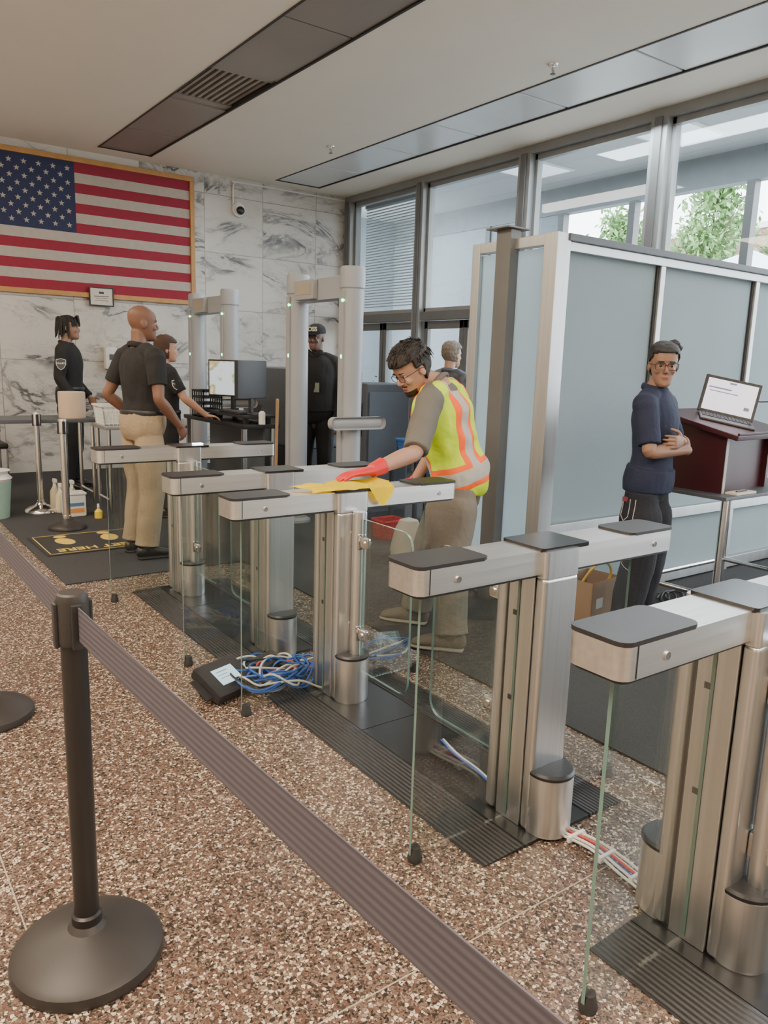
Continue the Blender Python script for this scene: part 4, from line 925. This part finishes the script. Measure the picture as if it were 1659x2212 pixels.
def cap(body,Mh):
    c=hairshell(body,Mh,lambda c:c.z>.042,.012,BKC,disp=0,name='cap')
    bm=nb(); n=14; rows=[]
    for j in range(4):
        r0=.092+.024*j; rows.append([bm.verts.new(Mh@V((math.cos(a)*r0*(1.05)+.012,math.sin(a)*.085*(1-.04*j),.050-.006*j))) for a in [math.radians(-62+124*i/n) for i in range(n+1)]])
    for a,b in zip(rows,rows[1:]):
        for i in range(n): bm.faces.new((a[i],a[i+1],b[i+1],b[i]))
    bmesh.ops.solidify(bm,geom=bm.faces[:],thickness=.004); obj('brim',bm,BKC,c,smooth=60)
    text('cap_lettering','BOSS',.056,Mh@basis((0,1,0),(0,0,1),(1,0,0),(.113,0,.082)),M('cream_thread',(.75,.7,.5),.7),c,.002,.002)
def idbadge(b,Mh,J,k,s,pn):
    B('id_badge',b,M('badge_card',(.22,.26,.18),.5),[(.160,.165,.02,.08,1.16,1.25)],bev=.001)
    bm=nb(); J_=J['neck']; tube(bm,[J_+V((.03,.06,.0)),J_+V((.085,.06,.03)),J_+V((.10,.0,-.02)),J_+V((.085,-.06,.03)),J_+V((.03,-.06,.0)),J_+V((-.07,-.07,.01)),J_+V((-.10,0,-.02)),J_+V((-.07,.07,.01)),J_+V((.03,.06,.0))],[.026]*9,seg=10); obj('hood',bm,BKC,b,smooth=180)
J,k=pose(1.81)
person('person','man in black cap and black hoodie with id badge',(3.92,6.58,.007),math.radians(222),J,k,(-8,4,0),SK2,BKC,BKC,WSH,cap,vox=.007,sleeve=1.95,sfat=.02,fat=1.08,extra=idbadge)
J,k=pose(1.67)
person('person','grey-haired visitor in dark shirt facing the doors',(4.66,5.45,.007),math.radians(10),J,k,(0,0,0),SK3,DGRY,BKC,BSH,lambda b,m:hairshell(b,m,lambda c:c.z>.06 or (c.x<.0 and c.z>-.06),.012,HG,disp=.008),vox=.007)
def bunhair(body,Mh):
    h=hairshell(body,Mh,lambda c:(c.z>.064+.25*max(0,c.x-.04)) or (c.x<.05 and c.z>.02+.6*max(0,c.x)) or (c.x<-.0 and c.z>-.0) or (c.x<-.02 and c.z>-.085),.009,HB,disp=.004)
    bm=nb(); ell(bm,(-.065,.060,.098),(.038,.042,.036),seg=24)
    for v in bm.verts: v.co+=(v.co-V((-.065,.060,.098))).normalized()*.018*noise.noise(v.co*50)
    bmesh.ops.transform(bm,matrix=Mh,verts=bm.verts); obj('hair_bun',bm,HB,h,smooth=180)
J,k=pose(1.62,head=(.025,0,1.65),elL=(.07,.215,1.16),wrL=(.185,-.02,1.215),hdL=(-.12,-1,.02),hnL=(-1,0,0),htL=(0,0,1),elR=(.07,-.215,1.16),wrR=(.205,.03,1.165),hdR=(-.3,1,.0),hnR=(-1,-.2,0),htR=(0,0,1),shL=(0,.165,1.42),shR=(0,-.165,1.42),knL=(.02,.09,.5),knR=(.02,-.09,.5),anL=(-.03,.10,.085),anR=(-.03,-.11,.085))
def girlx(b,Mh,J,k,s,pn):
    glasses(b,Mh,BLK,.028,.020)
    TH=M('stitch_thread',(.45,.43,.40),.8)
    bv=BVHTree.FromPolygons([v.co.copy() for v in pn.data.vertices],[tuple(p.vertices) for p in pn.data.polygons])
    def snap(x,z,out=.0015):
        h=bv.ray_cast(V((x,-.6,z)),V((0,1,0)))[0]
        return (h+V((0,-out,0))) if h else V((x,-.17,z))
    def st(path,nm,r=.0022):
        P=[]
        for (x0,z0),(x1,z1) in zip(path,path[1:]):
            n=max(2,int(math.hypot(x1-x0,z1-z0)/.012)); P+=[snap(x0+(x1-x0)*i/n,z0+(z1-z0)*i/n) for i in range(n)]
        P.append(snap(*path[-1])); bm=nb(); tube(bm,P,[r]*len(P),seg=5,sub=1,smooth=False); obj(nm,bm,TH,pn,smooth=0)
    st([(.005,.78),(.005,.12)],'seam_stitching')
    st([(-.075,.78),(-.075,.69),(-.05,.665),(-.025,.69),(-.025,.78)],'pocket_stitching'); st([(-.05,.56),(-.05,.42),(.0,.40)],'pocket_stitching',.0018)
    p=snap(-.05,.775); B('phone_in_pocket',b,M('phone_red',(.16,.02,.04),.4),[(p.x-.022,p.x+.022,p.y-.003,p.y+.003,.765,.79)],bev=.002)
person('person','woman in navy polo and black jeans with arms crossed and glasses',(3.58,2.50,.007),math.radians(-74),J,k,(-60,6,0),SK5,NAVY,DEN,BSH,bunhair,vox=.0038,sleeve=.85,fat=.97,wid=.92,pbag=1.35,lip=(.26,.11,.09),hands=(.75,.75),hem=-.08,untuck=True,extra=girlx)
def workhair(body,Mh):
    hairshell(body,Mh,lambda c:(c.z>.058) or (c.x<.02 and c.z>.02) or (c.x<-.02 and c.z>-.07),.016,HBR,disp=.004)
    bm=nb(); r=random.Random(9)
    for i in range(520):
        a=r.uniform(-pi,pi); b=r.uniform(.05,1.35)
        nrm=V((math.cos(a)*math.sin(b),math.sin(a)*math.sin(b),math.cos(b)))
        if b>.85 and abs(a)<1.45: continue
        p=V((.116*nrm.x-.008,.090*nrm.y,.036+.100*nrm.z))
        pref=V((1,.25,-.15)) if nrm.z>.4 else V((.2,0,-1))
        d=(pref-nrm*pref.dot(nrm)).normalized(); d=(d+V((r.uniform(-.18,.18),r.uniform(-.18,.18),r.uniform(-.1,.1)))).normalized(); L=r.uniform(.035,.06)
        lift=r.uniform(-.005,.004)
        e=p+d*L+nrm*lift
        tube(bm,[Mh@(p-nrm*.003),Mh@(p+d*L*.5+nrm*(.003+lift*.5)),Mh@e],[(.007,.0035),(.0055,.003),(.0014,.001)],seg=6,sub=2,caps=False)
    o=obj('hair_tufts',bm,HBR,body,smooth=180); o['kind']='stuff'
vm=NM('hi_vis_vest'); vs_=vm.n('ShaderNodeAttribute',attribute_name='vs').outputs['Fac']; vl_=vm.n('ShaderNodeAttribute',attribute_name='vl').outputs['Fac']
def band(x,c,w): return vm.mth('LESS_THAN',vm.mth('ABSOLUTE',vm.mth('SUBTRACT',x,c)),w)
al=vm.mth('ABSOLUTE',vl_)
up_=vm.mth('GREATER_THAN',vs_,.10)
vb=vm.mth('MULTIPLY',band(al,.100,.058),up_); vbs=vm.mth('MULTIPLY',band(al,.100,.032),up_)
O=vm.mth('MAXIMUM',vb,band(vs_,.05,.135))
S_=vm.mth('MAXIMUM',vbs,band(vs_,.05,.078))
c_=vm.mix(O,(.56,.80,.01,1),(1.0,.13,.01,1)); c_=vm.mix(S_,c_,(.44,.43,.39,1))
vm.t.links.new(c_,vm.b.inputs['Base Color']); vm.b.inputs['Roughness'].default_value=.65; vm.bump(vm.noise(vm.obj(),13,3),.8,.015); VEST=vm.m
GLV=M('red_rubber_glove',(.60,.02,.025),.45)
def workx(body,Mh,J,k,side,pn):
    glasses(body,Mh,BLK,.025,.016)
    bm=nb(); torso(bm,J,k,side,.034,-.18,.94,.98,1.06,caps=False)
    for s in 'LR':
        sh=J['sh'+s]; nk=J['neck']-(J['neck']-J['pel']).normalized()*.04
        tube(bm,[nk,lerp(nk,sh,.55)+V((0,0,.01)),lerp(nk,sh,.85)],[.068,.075,.068],seg=14)
    me=remesh(bm,.008,1,.018,10)
    o=obj('safety_vest',me,VEST,body,smooth=180)
    a=me.attributes.new('vs','FLOAT','POINT'); b=me.attributes.new('vl','FLOAT','POINT'); up=(J['neck']-J['pel']); L=up.length; up=up.normalized()
    for i,v in enumerate(me.vertices):
        q=v.co-J['pel']; a.data[i].value=q.dot(up)/L; b.data[i].value=q.dot(side)
    bm=nb(); hand(bm,J['wrL'],J['hdL'],J['hnL'],J['htL'],k,.25,.003)
    d=(J['elL']-J['wrL']).normalized(); tube(bm,[J['wrL'],J['wrL']+d*.05,J['wrL']+d*.07],[.031,.037,.040],seg=16,caps=False)
    obj('rubber_glove',remesh(bm,.0035,1),GLV,body,smooth=180)
    bm=nb(); hand(bm,J['wrR'],J['hdR'],J['hnR'],J['htR'],k,.6,.003); obj('rubber_glove',remesh(bm,.0035,1),GLV,body,smooth=180)
raw=dict(pel=(-.118,-.054,.88),neck=(.010,.010,1.350),head=(.13,.095,1.425),shL=(.010,.210,1.270),elL=(.03,.435,1.045),wrL=(.175,.655,.980),shR=(-.03,-.175,1.305),elR=(.03,-.25,1.04),wrR=(.16,-.22,.82),
 hipL=(-.118,.04,.86),knL=(-.11,.12,.47),anL=(-.144,.171,.085),hipR=(-.118,-.145,.86),knR=(.05,-.18,.47),anR=(.119,-.188,.085))
J,k=pose(1.78,raw=raw,hdL=(.78,.63,-.12),hnL=(0,0,-1),htL=(.5,-.8,0),hdR=(.5,.1,-.8),hnR=(-.3,1,-.2),htR=(1,.2,0),ftL=(1,.0,0),ftR=(1,-.1,0))
person('person','worker in hi-vis vest and red gloves leaning to wipe a turnstile',(2.55,3.05,.007),math.radians(130),J,k,(46,34,0),SK4,GT,GP,TSH,workhair,vox=.0038,sleeve=.95,fat=1.0,wid=.97,pbag=1.3,hands=(.25,.6),untuck=False,belt_=False,beard=lambda q:(q.x>.05 and q.z<-.078) or (q.x>.08 and abs(q.y)<.026 and -.054<q.z<-.046),hairm=HBR,extra=workx)
t=thing('cleaning_cloth','crumpled yellow microfibre cloth draped over the turnstile arm','cloth',(0,0,0))
bm=nb(); nx,ny=56,26; g=[]
for i in range(nx):
    row=[]
    for j in range(ny):
        u=i/(nx-1); v=j/(ny-1); ovh=.012+(.06*max(0,math.sin((u-.62)*8)) if u>.62 else 0)
        y0_=2.652-ovh; x=1.56+.43*u+.025*math.sin(v*5+u*4); y=y0_+(2.79-.02*math.sin(u*9)-y0_)*v
        z=.936+.018*abs(noise.noise(V((x*12,y*12,0))))+.005*math.sin(x*40+y*20)+.004
        ov=2.645-y
        if ov>0: z=.940-ov*1.3+.006*noise.noise(V((x*20,y*9,1))); y=2.645-ov*.25-.003+.004*math.sin(x*60)
        row.append(bm.verts.new((x,y,z)))
    g.append(row)
for i in range(nx-1):
    for j in range(ny-1): bm.faces.new((g[i][j],g[i+1][j],g[i+1][j+1],g[i][j+1]))
bmesh.ops.solidify(bm,geom=bm.faces[:],thickness=.003); obj('fabric',bm,M('yellow_microfibre',(1.0,.78,.015),.95,bump=.3,scale=40,var=.05),t,smooth=180)
t=thing('indicator_lamp','small bright white indicator on the turnstile cap','light',(1.84,4.50,.931)); B('lamp_lens',t,M('lamp_white',(.9,.95,1),.3,emis=(.8,.9,1),es=8),[(-.03,.03,-.02,.02,.0,.008)])
# ---------------------------------------------------------------- LIGHTS
def area(name,loc,rot,sx,sy,e,col):
    l=bpy.data.lights.new(name,'AREA'); l.shape='RECTANGLE'; l.size=sx; l.size_y=sy; l.energy=e; l.color=col
    o=bpy.data.objects.new(name,l); o.location=loc; o.rotation_euler=rot; COL.objects.link(o); return o
warm=(1,.83,.64)
area('ceiling_lamp_or_fill',(-1.2,1.6,3.8),(0,0,0),2.2,2.6,360,warm)
area('ceiling_lamp_or_fill',(-1.0,6.5,3.8),(0,0,0),2.0,3.0,210,warm)
area('ceiling_lamp_or_fill',(1.6,-2.0,3.8),(0,0,0),3.0,1.6,300,warm)
area('ceiling_lamp_or_fill',(4.3,2.0,3.8),(0,0,0),.5,2.4,50,(1,.95,.9))
area('ceiling_lamp_or_fill',(4.3,7.5,3.8),(0,0,0),.5,2.4,40,(1,.93,.85))
area('ceiling_lamp_or_fill',(6.2,4.6,3.7),(0,0,0),.4,2.4,80,(.84,.94,1))  # added cool fill by the windows, standing in for daylight behind the partition
area('vestibule_fill',(7.7,4.5,3.9),(0,0,0),1.0,6,110,(.85,.94,1))  # added area light that brightens the dark vestibule
area('vestibule_fill',(7.7,9.5,3.9),(0,0,0),1.0,3,55,(.85,.94,1))  # second added fill, for the far end of the vestibule
w=bpy.data.worlds.new('world'); SC.world=w; w.use_nodes=True; nt=w.node_tree; bg=nt.nodes['Background']
tc=nt.nodes.new('ShaderNodeTexCoord'); sx=nt.nodes.new('ShaderNodeSeparateXYZ'); nt.links.new(tc.outputs['Generated'],sx.inputs[0])
rp=nt.nodes.new('ShaderNodeValToRGB'); nt.links.new(sx.outputs[2],rp.inputs[0]); rp.color_ramp.elements[0].color=(1,1,1,1); rp.color_ramp.elements[1].color=(.76,.88,1,1)
nt.links.new(rp.outputs[0],bg.inputs[0]); bg.inputs[1].default_value=10.0
# ---------------------------------------------------------------- CAMERA
rho=math.radians(1.78);th=math.atan(319/1660.);a=math.radians(36.05)
R_=V((math.cos(a),-math.sin(a),0)); Fh=V((math.sin(a),math.cos(a),0))
fwd=Fh*math.cos(th)-V((0,0,math.sin(th))); D=-Fh*math.sin(th)-V((0,0,math.cos(th)))
right=R_*math.cos(rho)-D*math.sin(rho); down=R_*math.sin(rho)+D*math.cos(rho)
cd=bpy.data.cameras.new('camera'); cd.sensor_fit='VERTICAL'; cd.sensor_height=36; cd.lens=1660/2212*36; cd.clip_start=.02; cd.clip_end=300
co=bpy.data.objects.new('camera',cd); COL.objects.link(co); co.matrix_world=basis(right,-down,-fwd,(0,0,1.45)); SC.camera=co
